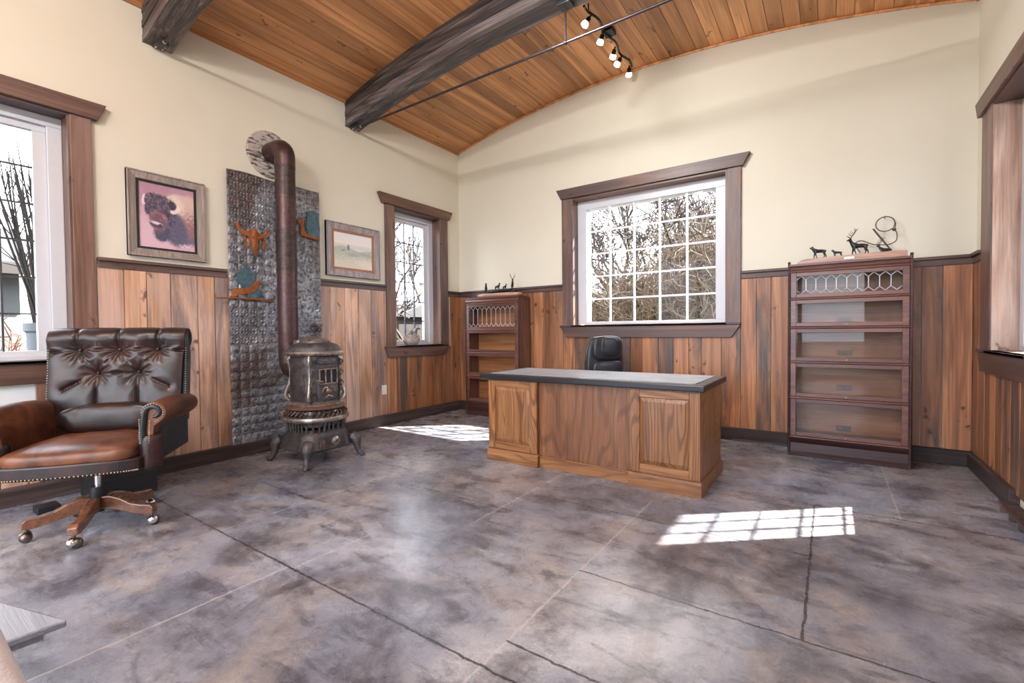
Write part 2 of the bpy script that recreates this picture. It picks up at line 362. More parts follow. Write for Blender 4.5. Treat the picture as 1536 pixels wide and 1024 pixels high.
    def build(s, name, mat, parent=None, smooth=None, bevel=0., loc=None, solid=0.):
        me = bpy.data.meshes.new(name); me.from_pydata(s.v, [], s.f); me.update()
        at = me.attributes.new('rnd', 'FLOAT_COLOR', 'FACE')
        at.data.foreach_set('color', [x for r in s.r for x in (r[0], r[1], r[2], 1.)])
        me.materials.append(M[mat] if isinstance(mat, str) else mat)
        if smooth:
            me.polygons.foreach_set('use_smooth', [True]*len(me.polygons)); me.set_sharp_from_angle(angle=math.radians(smooth))
        o = bpy.data.objects.new(name, me); COL.objects.link(o)
        if parent: o.parent = parent
        if loc: o.location = loc
        if solid:
            d = o.modifiers.new('solid', 'SOLIDIFY'); d.thickness = solid; d.offset = 0
        if bevel:
            b = o.modifiers.new('bevel', 'BEVEL'); b.width = bevel; b.segments = 2; b.limit_method = 'ANGLE'; b.angle_limit = math.radians(40)
        return o

def thing(name, label, cat, loc=(0, 0, 0), rz=0., group=None):
    o = bpy.data.objects.new(name, None); COL.objects.link(o)
    o.empty_display_size = .1; o.location = loc; o.rotation_euler = (0, 0, rz)
    o['label'] = label; o['category'] = cat
    if group: o['group'] = group
    return o
def tag(o, label, cat, group=None, kind=None):
    o['label'] = label; o['category'] = cat
    if group: o['group'] = group
    if kind: o['kind'] = kind
    return o
def struct(o, label=None):
    o['kind'] = 'structure'
    if label: o['label'] = label
    return o
def sempty(name):
    o = bpy.data.objects.new(name, None); COL.objects.link(o); o['kind'] = 'structure'; return o
def copy_tree(o, parent=None):
    c = o.copy(); COL.objects.link(c)
    if parent: c.parent = parent
    for ch in [x for x in list(COL.objects) if x.parent == o]: copy_tree(ch, c)
    return c

# ---------------------------------------------------------------- the room shell
TH = .34
W1 = (-5.36, -4.47, 1.0, 2.885); W2 = (-1.33, -.44, 1.0, 2.87); W3 = (1.97, 3.85, 1.26, 2.925)
W4 = (-1.46, -.57, 1.0, 2.87); W5 = (-5.46, -4.47, 1.0, 2.885)
PETW = (-5.15, -4.70, .25, .835)
def holes_wall(mb, axis, a0, a1, z0, z1, t0, t1, holes):
    A = sorted({a0, a1, *[h[0] for h in holes], *[h[1] for h in holes]}); Z = sorted({z0, z1, *[h[2] for h in holes], *[h[3] for h in holes]})
    for i in range(len(A)-1):
        for j in range(len(Z)-1):
            ca, cz = (A[i]+A[i+1])/2, (Z[j]+Z[j+1])/2
            if any(h[0] < ca < h[1] and h[2] < cz < h[3] for h in holes): continue
            if axis == 0: mb.box((t0, A[i], Z[j]), (t1, A[i+1], Z[j+1]), (0.5, .5, .5))
            else: mb.box((A[i], t0, Z[j]), (A[i+1], t1, Z[j+1]), (0.5, .5, .5))
m = MB(); holes_wall(m, 0, REAR, 0, 0, SPRING, -TH, 0, [W1, W2]); struct(m.build('wall_left', 'plaster'))
m = MB(); holes_wall(m, 0, REAR, 0, 0, SPRING, W, W+TH, [W4, W5]); struct(m.build('wall_right', 'plaster'))
def arch_poly(n=40): return [(0, SPRING)] + [(W*i/n, arch(W*i/n)+.02) for i in range(n+1)] + [(W, SPRING)]
m = MB(); holes_wall(m, 1, -TH, W+TH, 0, SPRING, 0, TH, [W3]); m.prism(arch_poly(), 1, 0, TH); struct(m.build('wall_back', 'plaster'))
RD = (.35, W-.35, .0, 3.3)
m = MB(); holes_wall(m, 1, -TH, W+TH, 0, SPRING, REAR-TH, REAR, [RD]); m.prism(arch_poly(), 1, REAR-TH, REAR); struct(m.build('wall_rear', 'plaster'))
m = MB(); m.add([(-.1, REAR-.1, 0), (W+.1, REAR-.1, 0), (W+.1, .1, 0), (-.1, .1, 0), (-.1, REAR-.1, -.2), (W+.1, REAR-.1, -.2), (W+.1, .1, -.2), (-.1, .1, -.2)],
      [(0,1,2,3),(7,6,5,4),(0,4,5,1),(1,5,6,2),(2,6,7,3),(3,7,4,0)]); struct(m.build('floor', 'floor'))
# ceiling boards follow the arch, running front to back
m = MB(); nb = 41
for i in range(nb):
    x0, x1 = W*i/nb, W*(i+1)/nb; g = .0022
    a, b = x0+g, x1-g
    m.add([(a, REAR, arch(a)), (b, REAR, arch(b)), (b, 0, arch(b)), (a, 0, arch(a)), (a, REAR, arch(a)+.03), (b, REAR, arch(b)+.03), (b, 0, arch(b)+.03), (a, 0, arch(a)+.03)],
          [(0,3,2,1),(4,5,6,7),(0,1,5,4),(1,2,6,5),(2,3,7,6),(3,0,4,7)])
ceil = struct(m.build('ceiling', 'ceiling_wood'))
m = MB()   # roof over the boards, with eaves
P = [(-1.35, SPRING-.12)] + [(W*i/24, arch(W*i/24)+.035) for i in range(25)] + [(W+1.35, SPRING-.12)]
P2 = [(x, z+.22) for x, z in P]
m.prism(P + P2[::-1], 1, REAR-1.2, 1.25); struct(m.build('roof', 'roof'))
# trim where the boards meet the walls
m = MB(); nt = 40
pts = [(W*i/nt, -.012, arch(W*i/nt)-.012) for i in range(nt+1)]
m.tube(pts, .013, 6); struct(m.build('trim_1', 'ceiling_wood'))
m = MB(); m.box((.0, REAR, SPRING-.025), (.022, 0, SPRING+.005)); struct(m.build('trim_2', 'ceiling_wood'))
m = MB(); m.box((W-.022, REAR, SPRING-.025), (W, 0, SPRING+.005)); struct(m.build('trim_3', 'ceiling_wood'))

# wainscot boards
def wains(name, mat, axis, lo, hi, holes, t0, t1, z0=.10, z1=1.76, wmin=.13, wmax=.21):
    m = MB(); a = lo
    while a < hi-.005:
        w = min(random.uniform(wmin, wmax), hi-a)
        if hi-(a+w) < .05: w = hi-a
        r = (random.random(), random.random(), random.random())
        segs = [(z0, z1)]
        for h in holes:
            if h[0] < a+w-.01 and h[1] > a+.01:
                ns = []
                for p, q in segs:
                    if h[2] > p: ns.append((p, min(q, h[2])))
                    if h[3] < q: ns.append((max(p, h[3]), q))
                segs = ns
        d = random.uniform(-.003, .003)
        for (p, q) in segs:
            if q-p < .02: continue
            if axis == 0: m.box((min(t0, t1), a+.0025, p), (max(t0, t1)+(d if t1 > t0 else 0), a+w-.0025, q), r)
            else: m.box((a+.0025, t1-d, p), (a+w-.0025, t0, q), r)
        a += w
    return struct(m.build(name, mat, bevel=.0025))
wains('trim_4', 'barn_sheen', 0, -4.34, -1.47, [], .0, .02)
wains('trim_5', 'barn', 0, -1.47, -.002, [(-1.40, -.38, .99, 3)], .0, .02)
wains('trim_6', 'barn_sheen', 0, REAR, -4.34, [(-5.5, -4.36, .95, 3), (PETW[0]-.08, PETW[1]+.07, PETW[2], .95)], .0, .02)
wains('trim_7', 'barn', 1, .022, W-.022, [(1.9, 3.93, 1.24, 3)], 0, -.02)
def wr(name, lo, hi, holes):
    m = MB(); a = hi
    while a > lo+.005:
        w = min(random.uniform(.12, .2), a-lo); r = (random.random(), random.random(), random.random())
        segs = [(.10, 1.76)]
        for h in holes:
            if h[0] < a-.01 and h[1] > a-w+.01: segs = [(.10, h[2])]
        for p, q in segs: m.box((W-.02, a-w+.0025, p), (W, a-.0025, q), r)
        a -= w
    return struct(m.build(name, 'barn', bevel=.0025))
wr('trim_8', REAR, -.002, [(-1.6, -.3, .9, 3), (-5.6, -4.3, .9, 3)])
# chair rail caps
def rail(name, segs, axis, side):
    m = MB()
    for lo, hi in segs:
        for (t, za, zb) in ((.03, 1.735, 1.79), (.052, 1.79, 1.817)):
            if axis == 0: m.box((0 if side > 0 else W-t, lo, za), (t if side > 0 else W, hi, zb))
            else: m.box((lo, -t, za), (hi, 0, zb))
    return struct(m.build(name, 'trim_y' if axis == 0 else 'trim_x', bevel=.004))
rail('trim_9', [(-4.335, -3.392), (-2.418, -1.47), (-.29, 0)], 0, 1)
rail('trim_10', [(0, 1.84), (3.985, W)], 1, 1)
rail('trim_11', [(-.29, 0), (-4.3, -1.62)], 0, -1)
# baseboards
def bb(name, lo, hi, mat):
    m = MB(); m.box(lo, hi); return struct(m.build(name, mat, bevel=.006))
bb('baseboard_left', (0, REAR, 0), (.054, -.0, .135), 'base_y')
bb('baseboard_back', (.0, -.054, 0), (W, 0, .135), 'base_x')
bb('baseboard_right', (W-.054, -1.17, 0), (W, 0, .135), 'base_y')
m = MB(); m.box((3.9, -.068, 0), (4.46, -.054, .022)); struct(m.build('trim_12', 'trim_x'))

# windows -------------------------------------------------------------
def window(name, axis, side, op, cols, rows, header, casing, sill, bars='lead', head_top=.075, frame=.085, sash=.075, gl_depth=.17):
    """axis 0: in a wall of constant x (side -1: outside is -x).  op = (a0,a1,z0,z1)."""
    root = sempty(name); a0, a1, z0, z1 = op
    base = 0 if (axis == 1 or side < 0) else W
    out = 1 if (axis == 1 or side > 0) else -1            # direction to the outside
    def bx(m, t0, t1, p0, p1, q0, q1):                    # t: depth measured outward from the wall face
        A, B = sorted((base+out*t0, base+out*t1))
        if axis == 0: m.box((A, p0, q0), (B, p1, q1))
        else: m.box((p0, A, q0), (p1, B, q1))
    cs = 'casing_z'; jm = 'jamb_z' if name == 'window_4' else cs
    m = MB()
    # wooden jamb lining
    t = .02
    bx(m, -.028, .125, a0, a0+t, z0, z1-t); m.build('jamb', jm, root, bevel=.002)
    m = MB(); bx(m, -.028, .125, a1-t, a1, z0, z1-t); m.build('jamb', jm, root, bevel=.002)
    m = MB(); bx(m, -.028, .125, a0, a1, z1-t, z1); m.build('head_jamb', 'casing_y' if axis == 0 else 'casing_x', root)
    b0, b1, c0, c1 = a0+t, a1-t, z0+.02, z1-t
    m = MB()    # vinyl frame
    for (p0, p1, q0, q1) in ((b0, b0+frame, c0+.035, c1-head_top), (b1-frame, b1, c0+.035, c1-head_top), (b0, b1, c1-head_top, c1), (b0, b1, c0, c0+.035)): bx(m, .12, .27, p0, p1, q0, q1)
    m.build('frame', 'vinyl', root, bevel=.004)
    d0, d1, e0, e1 = b0+frame, b1-frame, c0+.035, c1-head_top
    m = MB()    # sash
    if sash > .02:
        for (p0, p1, q0, q1) in ((d0, d0+sash, e0+.035, e1-.05), (d1-sash, d1, e0+.035, e1-.05), (d0, d1, e1-.05, e1), (d0, d1, e0, e0+.035)): bx(m, .15, .20, p0, p1, q0, q1)
        m.build('sash', 'vinyl', root, bevel=.003)
        d0, d1, e0, e1 = d0+sash, d1-sash, e0+.035, e1-.05
    m = MB(); bx(m, gl_depth, gl_depth+.006, d0-.005, d1+.005, e0-.005, e1+.005); m.build('pane', 'glass', root)
    m = MB(); w = .006 if bars == 'lead' else .011
    for i in range(1, cols): p = d0+(d1-d0)*i/cols; bx(m, gl_depth-.006, gl_depth+.014, p-w, p+w, e0, e1)
    for j in range(1, rows): p = e0+(e1-e0)*j/rows; bx(m, gl_depth-.004, gl_depth+.012, d0, d1, p-w, p+w)
    m.build('muntin_grid', bars, root)
    # casing boards
    cl, cr, ct = casing   # outer left, outer right, top
    m = MB(); bx(m, -.034, -.0, cl, a0+.004, z0-.005, ct); m.build('side_casing', cs, root, bevel=.003)
    m = MB(); bx(m, -.034, -.0, a1-.004, cr, z0-.005, ct); m.build('side_casing', cs, root, bevel=.003)
    hl, hr, hb, ht, sl = header
    A, B = sorted((base, base-out*.058))
    m = MB(); m.prism([(hl+sl, hb), (hr-sl, hb), (hr, ht), (hl, ht)], axis, A, B); m.build('head_casing', 'casing_y' if axis == 0 else 'casing_x', root, bevel=.004)
    l, r, t_, b_, sl = sill
    A, B = sorted((base, base-out*.05))
    m = MB(); m.prism([(l+sl, b_), (r-sl, b_), (r, t_), (l, t_)], axis, A, B); m.build('apron', 'casing_y' if axis == 0 else 'casing_x', root, bevel=.004)
    m = MB(); bx(m, -.065, .13, a0, a1, t_-.0, t_+.022)
    bx(m, -.065, -.0, l, r, t_, t_+.022); m.build('sill', 'trim_y' if axis == 0 else 'trim_x', root, bevel=.004)
    return root
window('window_1', 0, -1, W1, 3, 6, (-5.57, -4.26, 2.88, 3.01, .055), (-5.5, -4.35, 2.885), (-5.53, -4.33, 1.0, .855, .04))
window('window_2', 0, -1, W2, 3, 6, (-1.582, -.20, 2.868, 3.0, .07), (-1.466, -.292, 2.87), (-1.51, -.33, 1.0, .872, .055))
window('window_3', 1, 1, W3, 5, 5, (1.758, 4.074, 2.93, 3.06, .07), (1.83, 3.983, 2.93), (1.80, 3.985, 1.25, 1.112, .09), 'grille', head_top=.11, frame=.125, sash=0., gl_depth=.15)
window('window_4', 0, 1, W4, 3, 6, (-1.72, -.20, 2.868, 3.0, .07), (-1.60, -.30, 2.87), (-1.64, -.33, 1.0, .85, .05))
window('added_window_5', 0, 1, W5, 3, 6, (-5.67, -4.26, 2.88, 3.01, .055), (-5.6, -4.35, 2.885), (-5.63, -4.33, 1.0, .855, .04))  # unseen window added in the right wall for daylight fill
# the low white panel under the first window
r = sempty('trim_13')
m = MB(); m.box((.0, PETW[0], PETW[2]), (.012, PETW[1], PETW[3])); m.build('panel', 'white_panel', r)
m = MB(); m.box((0, PETW[1], .14), (.04, PETW[1]+.07, .856)); m.box((0, PETW[0]-.07, .14), (.04, PETW[0], .856)); m.build('surround', 'casing_z', r, bevel=.003)
# glazed doors added in the unseen rear wall to let in fill daylight
r = sempty('added_door_1'); a0, a1, z0, z1 = RD
m = MB()
for k in range(5):
    p = a0+(a1-a0)*k/4; m.box((max(a0, p-.045), REAR-.16, z0), (min(a1, p+.045), REAR-.06, z1))
m.box((a0, REAR-.16, z1-.09), (a1, REAR-.06, z1)); m.box((a0, REAR-.16, z0), (a1, REAR-.06, z0+.12)); m.build('frame', 'casing_z', r, bevel=.004)
m = MB(); m.box((a0, REAR-.11, z0+.05), (a1, REAR-.105, z1-.05)); m.build('pane', 'glass', r)

# ---------------------------------------------------------------- ceiling beams with tie rods
def beam_low(x):
    Rb = ((W/2)**2+.325**2)/(2*.325); return 3.66 + math.sqrt(Rb*Rb-(x-W/2)**2)-(Rb-.325)
def beam(y0, y1, label, rz):
    t = thing('ceiling_beam', label, 'ceiling beam', (0, (y0+y1)/2, 0), 0, 'arched beams under the ceiling')
    h = (y1-y0)/2; n = 36; m = MB()
    layers = 5
    for k in range(layers):
        r = (random.random(), random.random(), random.random())
        ins = [0, .004, -.001, .005, .0][k]
        lo = [beam_low(W*i/n)+(arch(W*i/n)-beam_low(W*i/n))*k/layers for i in range(n+1)]
        hi = [beam_low(W*i/n)+(arch(W*i/n)-beam_low(W*i/n))*(k+1)/layers - (.002 if k < layers-1 else .004) for i in range(n+1)]
        vs = []; fs = []
        for i in range(n+1):
            x = max(.002, min(W-.002, W*i/n)); vs += [(x, -h+ins, lo[i]), (x, h-ins, lo[i]), (x, h-ins, hi[i]), (x, -h+ins, hi[i])]
        for i in range(n):
            b = i*4
            for q in range(4): fs.append((b+q, b+(q+1) % 4, b+4+(q+1) % 4, b+4+q))
        fs += [(3, 2, 1, 0), (n*4, n*4+1, n*4+2, n*4+3)]
        m.add(vs, fs, r)
    m.build('timber', 'beam', t)
    zr = 3.652
    m = MB(); m.tube([(.16, 0, zr), (W-.16, 0, zr)], .012, 10); m.build('tie_rod', 'rod', t, smooth=50)
    m = MB(); m.tube([(W/2+.01, 0, zr), (W/2+.01, 0, 3.95)], .009, 8); m.ball((W/2+.01, 0, zr), .02); m.build('hanger_rod', 'rod', t, smooth=50)
    m = MB(); m.box((W/2-.05, -.05, beam_low(W/2)-.03), (W/2+.07, .05, beam_low(W/2)+.0)); m.build('hanger_bracket', 'plate', t, bevel=.003)
    for s in (0, 1):
        X = (lambda x: x) if s == 0 else (lambda x: W-x)
        m = MB(); a, b = sorted((X(.02), X(.13))); m.box((a, -.045, 3.644), (b, .045, 3.668)); 
        a, b = sorted((X(.12), X(.165))); m.box((a, -.03, 3.630), (b, .03, 3.674)); pl = m.build('end_bracket', 'plate', t, bevel=.002)
        m = MB()
        for (u, v) in ((.05, -.025), (.05, .025), (.1, .025)): m.ball((X(u), v, 3.643), .008)
        m.ball((X(.165), 0, zr), .016); m.build('bolt', 'bolt', pl, smooth=60)
    return t
beam(-2.03, -1.835, 'dark weathered arched beam with iron tie rod above the desk', 0)
beam(-4.0, -3.79, 'dark weathered arched beam in the upper left corner above the bison picture', 0)

# track light
t = thing('track_light', 'black snaking track light with five lit bulbs on the plank ceiling', 'track light', (2.84, -.8, arch(2.84)))
m = MB(); pts = []
for i in range(25):
    y = .62-1.24*i/24; pts.append((.02*math.sin(i*.75)+.01, y, -.055))
m.tube(pts, .013, 6); m.build('rail', 'black_metal', t, smooth=50)
m = MB(); m.box((-.035, -.15, -.05), (.075, -.02, .0)); m.build('canopy', 'black_metal', t, bevel=.004)
for y in (.55, -.55): m = MB(); m.tube([(.01, y, -.055), (.01, y, 0)], .006, 6); m.build('standoff', 'black_metal', t)
for (y, dx, dy) in ((-.47, -.06, -.02), (-.17, -.045, .02), (.14, -.05, .05), (.34, -.06, .0), (.57, -.03, .06)):
    m = MB(); d = Vector((dx, dy, -.08)).normalized(); p0 = Vector((.0, y, -.06))
    m.tube([p0, p0+d*.025, p0+d*.03, p0+d*.075], [.008, .010, .022, .026], 10); h = m.build('lamp_head', 'black_metal', t, smooth=50)
    m = MB(); m.tube([p0+d*.07, p0+d*.085, p0+d*.115, p0+d*.125], [.024, .034, .036, .02], 12); m.build('bulb', 'bulb', h, smooth=50)

LAMPS = []
def fill_lamp(x, y, z, w, aim, ang):  # fill light for the bulbs of the added track lights
    d = bpy.data.lights.new('added_fill_light', 'SPOT' if ang else 'POINT'); d.energy = w; d.shadow_soft_size = .06; d.color = (1, .97, .95)
    o = bpy.data.objects.new('added_fill_light', d); COL.objects.link(o); o.location = (x, y, z)
    if ang:
        d.spot_size = math.radians(ang); d.spot_blend = 1.
        o.rotation_euler = (Vector(aim)-Vector((x, y, z))).to_track_quat('-Z', 'Y').to_euler()
t['group'] = 'track lights on the ceiling'
TL = t; DROP = .34
for (y0, wt, ay, az, ang) in ((-3.15, 7.6, .0, 2.1, 122), (-5.0, 1.1, -3.6, .0, 0), (-6.9, 5.4, -4.5, .0, 0)):  # unseen track lights added along the ceiling to brighten the room
    c = copy_tree(TL); c.location = (2.84, y0, arch(2.84)-DROP); c['label'] = {-3.15: 'added unseen black track light with five bulbs between the two arched beams', -5.0: 'added unseen black track light with five bulbs just past the second arched beam', -6.9: 'added unseen black track light with five bulbs by the added rear doors'}[y0]
    for yy in (.55, -.55): m = MB(); m.tube([(.01, yy, 0), (.01, yy, DROP)], .006, 6); m.build('hanging_rod', 'black_metal', c)
    for (yy, dx, dy) in ((-.47, -.06, -.02), (-.17, -.045, .02), (.14, -.05, .05), (.34, -.06, .0), (.57, -.03, .06)): fill_lamp(2.84+dx*1.9, y0+yy+dy*1.9, arch(2.84)-.25-DROP, wt, (2.9+yy*5.2, ay, az), ang)

# ---------------------------------------------------------------- pictures on the left wall
def lerp(a, b, t): return tuple(a[i]+(b[i]-a[i])*t for i in range(3))
def sm(x, a, b):
    t = max(0, min(1, (x-a)/(b-a))); return t*t*(3-2*t)
def fb(x, y, s, k=3):
    v = 0; a = .5
    for i in range(k): v += a*mnoise.noise(Vector((x*s, y*s, 3.1*i))); s *= 2.1; a *= .5
    return v
def lin(c): return tuple((x/255.)**2.2 for x in c)
def ell(u, v, cu, cv, ru, rv, rot=0, edge=.12, nz=.0):
    du, dv = u-cu, v-cv; c, s = math.cos(rot), math.sin(rot)
    d = math.hypot((du*c+dv*s)/ru, (-du*s+dv*c)/rv) + nz
    return 1-sm(d, 1-edge, 1+edge)
def bison(u, v):
    n1 = fb(u, v, 9); n2 = fb(u+5, v, 28, 2)
    c = lerp(lin((170, 132, 150)), lin((212, 178, 192)), sm(v+.25*n1, .05, .75))
    c = lerp(c, lin((196, 150, 168)), .4*sm(u, .5, 1))
    body = max(ell(u, v, .88, .50, .50, .40, 0, .1, n2*.12), ell(u, v, .70, .34, .26, .24, .3, .12, n2*.12))
    bc = lerp(lin((206, 178, 170)), lin((146, 106, 112)), sm(v+n2*.4, .28, .62)); bc = lerp(bc, lin((108, 100, 122)), sm(v-.25*u+n2*.2, .45, .62))
    bc = lerp(bc, lin((222, 204, 192)), .9*ell(u, v, .62, .26, .20, .13, .5, .4, n2*.3)); c = lerp(c, bc, body)
    neck = ell(u, v, .62, .66, .22, .30, -.5, .2, n2*.2); c = lerp(c, lin((92, 88, 112)), neck)
    beard = ell(u, v, .40, .76, .15, .13, 0, .2, n2*.25); c = lerp(c, lin((74, 74, 96)), beard)
    face = ell(u, v, .33, .50, .16, .26, -.12, .15, n2*.1); c = lerp(c, lerp(lin((112, 84, 96)), lin((156, 112, 120)), sm(n1, -.2, .3)), face)
    wool = max(ell(u, v, .34, .29, .26, .14, .08, .15, n2*.35), ell(u, v, .56, .42, .09, .22, 0, .2, n2*.3), ell(u, v, .15, .40, .05, .10, 0, .2, n2*.3))
    c = lerp(c, lerp(lin((62, 54, 74)), lin((112, 98, 116)), sm(n2+n1*.5, -.3, .4)), wool)
    c = lerp(c, lin((48, 44, 60)), .9*ell(u, v, .60, .30, .07, .07, 0, .2))
    hornR = ell(u, v, .645, .36, .10, .055, -.5, .2)*(1-ell(u, v, .60, .31, .085, .06, -.3, .2)); c = lerp(c, lin((232, 214, 214)), hornR)
    hornL = ell(u, v, .095, .27, .035, .085, .15, .2)*(1-ell(u, v, .135, .26, .035, .08, .15, .2)); c = lerp(c, lin((226, 206, 212)), hornL)
    nose = ell(u, v, .31, .625, .13, .065, .1, .2); c = lerp(c, lin((86, 72, 92)), nose)
    c = lerp(c, lin((226, 208, 222)), .9*ell(u, v, .30, .61, .10, .022, .15, .5)); c = lerp(c, lin((52, 44, 58)), ell(u, v, .36, .64, .035, .02, -.4, .3))
    c = lerp(c, lin((44, 36, 50)), ell(u, v, .51, .445, .035, .022, .1, .3)); c = lerp(c, lin((70, 60, 78)), .7*ell(u, v, .46, .43, .10, .03, .1, .5))
    if v > .86 and .70 < u < .93 and abs(v-.92-.02*math.sin(u*60)) < .008: c = lerp(c, lin((225, 220, 235)), .8)
    return lerp(c, (.9, .9, .9), max(-.06, n2*.05))
def prairie(u, v):
    n1 = fb(u, v, 6); n2 = fb(u, v+3, 22, 2)
    c = lerp(lin((226, 228, 232)), lin((238, 226, 214)), sm(v+n1*.1, .05, .35))
    c = lerp(c, lin((196, 206, 214)), .7*sm(v, .28, .36)*(1-sm(v, .40, .5)))
    hill = sm(v+.05*math.sin(u*7)+n1*.06, .40, .47); c = lerp(c, lerp(lin((176, 184, 170)), lin((212, 206, 190)), sm(v+n2*.5, .45, .9)), hill)
    c = lerp(c, lin((150, 168, 150)), .6*ell(u, v, .85, .56, .25, .05, .2, .5, n2*.4)); c = lerp(c, lin((140, 140, 158)), .5*ell(u, v, .50, .60, .16, .05, 0, .5, n2*.4))
    c = lerp(c, lin((104, 112, 116)), .9*ell(u, v, .37, .40, .028, .085, 0, .3, n2*.2)); c = lerp(c, lin((120, 132, 126)), .6*ell(u, v, .24, .50, .05, .03, 0, .4, n2*.3))
    return lerp(c, lin((232, 224, 208)), .5*ell(u, v, .9, .85, .3, .12, .2, .6, n2*.3))
def canvas(name, parent, fn, w, h, x, nu=110, nv=120):
    """a flat painted picture facing +x, centred on the parent's origin"""
    vs = []; fs = []; cs = []
    for j in range(nv+1):
        for i in range(nu+1):
            u, v = i/nu, j/nv; vs.append((x, -w/2+w*u, h/2-h*v)); cs.append(fn(u, v))
    for j in range(nv):
        for i in range(nu):
            a = j*(nu+1)+i; fs.append((a, a+nu+1, a+nu+2, a+1))
    me = bpy.data.meshes.new(name); me.from_pydata(vs, [], fs); me.update()
    at = me.attributes.new('paint', 'FLOAT_COLOR', 'POINT'); at.data.foreach_set('color', [k for c in cs for k in (*c, 1.)])
    me.materials.append(M['canvas']); o = bpy.data.objects.new(name, me); COL.objects.link(o); o.parent = parent
    return o
def frame_rails(m, w, h, fw, x0, x1, x1b=None):
    """four mitred rails facing +x; the outer edge stands at x1, the inner one at x1b"""
    xb = x1 if x1b is None else x1b
    o = [(-w/2, -h/2), (w/2, -h/2), (w/2, h/2), (-w/2, h/2)]; i = [(a-math.copysign(fw, a), b-math.copysign(fw, b)) for a, b in o]
    for k in range(4):
        l = (k+1) % 4
        vs = [(x0, *o[k]), (x0, *o[l]), (x0, *i[l]), (x0, *i[k]), (x1, *o[k]), (x1, *o[l]), (xb, *i[l]), (xb, *i[k])]
        m.add(vs, [(0,3,2,1),(4,5,6,7),(0,1,5,4),(1,2,6,5),(2,3,7,6),(3,0,4,7)])
def picture(name, label, yc, zc, w, h, fw, fmat, lw, lmat, fn, tilt):
    t = thing(name, label, 'picture', (.004, yc, zc)); t.rotation_euler = (0, 0, 0)
    m = MB(); frame_rails(m, w, h, fw, 0, .034, .022); frame_rails(m, w, h, .012, .0, .04, .04); m.build('frame', fmat, t, bevel=.002)
    m = MB(); frame_rails(m, w-2*fw+.002, h-2*fw+.002, lw, 0, .018); m.build('liner', lmat, t)
    canvas('artwork', t, fn, w-2*fw-2*lw+.004, h-2*fw-2*lw+.004, .010)
    m = MB(); m.box((0, -w/2+.01, -h/2+.01), (.006, w/2-.01, h/2-.01)); m.build('backing_board', 'black_liner', t)
    return t
picture('framed_picture', 'framed bison head picture with pink background in grey wood frame', -3.856, 2.218, .575, .712, .065, 'grey_frame', .02, 'black_liner', bison, 0)
picture('framed_picture', 'pale prairie landscape painting in weathered barnwood frame beside the small window', -1.952, 2.182, .757, .625, .078, 'barn_frame', .03, 'liner', prairie, 0)

# pressed tin heat shield
ty0, ty1, tz0, tz1 = -3.387, -2.423, .128, 2.772
t = thing('tin_heat_shield', 'pressed tin sheet of small embossed squares behind the stove', 'wall sheet', (.056, (ty0+ty1)/2, tz0))
m = MB(); ncol, nrow, q = 11, 30, 6; cw, ch = (ty1-ty0)/ncol, (tz1-tz0)/nrow
big_w = (ty1-ty0)/2
def emb(u, v, k=1.):
    e = max(abs(u), abs(v)); d = math.hypot(u, v)
    h = -.003 if e > .92 else 0.
    return h + k*.0115*max(0, 1-d/.62)**.6 + (.004*k if .66 < d < .82 else 0) - (1-k)*.010*max(0, 1-abs(d-.5)/.22)
def tinp(i, j):
    a, b = i/(ncol*q), j/(nrow*q)
    u, v = ((i % q)/q)*2-1, ((j % q)/q)*2-1
    if i % q == 0: u = -1
    if j % q == 0: v = -1
    wav = .004*mnoise.noise(Vector((a*4, b*9, 0)))
    y = -big_w+2*big_w*a; z = (tz1-tz0)*b
    z += (.018*mnoise.noise(Vector((a*3, 7, 1))) if j == nrow*q else 0)
    ti, tj = (i//q if i < ncol*q else ncol-1), (j//q if j < nrow*q else nrow-1)
    k = .15 if (11 <= tj <= 14 or tj >= 24 or (tj+ti) % 7 == 0 and tj > 15) else 1.
    return (emb(u, v, k)+wav+.003*mnoise.noise(Vector((a*22, b*60, 5)))*(tj > 15), y, z)
vs = [tinp(i, j) for j in range(nrow*q+1) for i in range(ncol*q+1)]
K = ncol*q+1
m.add(vs, [(j*K+i, j*K+i+1, (j+1)*K+i+1, (j+1)*K+i) for j in range(nrow*q) for i in range(ncol*q)], (.5, .5, .5))
m.build('sheet', 'tin', t)
m = MB()
for z in (.06, 1.32, 2.6):
    for y in (-.46, .46): m = MB(); m.ball((.006, y, z), .006); m.build('nail', 'iron', t)

def smooth_poly(pts, it=2):
    for _ in range(it):
        o = []
        for i in range(len(pts)):
            a, b = pts[i], pts[(i+1) % len(pts)]
            o += [(a[0]*.75+b[0]*.25, a[1]*.75+b[1]*.25), (a[0]*.25+b[0]*.75, a[1]*.25+b[1]*.75)]
        pts = o
    return pts
def cutout(name, mat, parent, pts, x0, x1, sc, off, it=2):
    P = smooth_poly(pts, it); m = MB(); m.prism([(off[0]+p[0]*sc, off[1]+p[1]*sc) for p in P], 0, x0, x1)
    me = m.build(name, mat, parent); return me
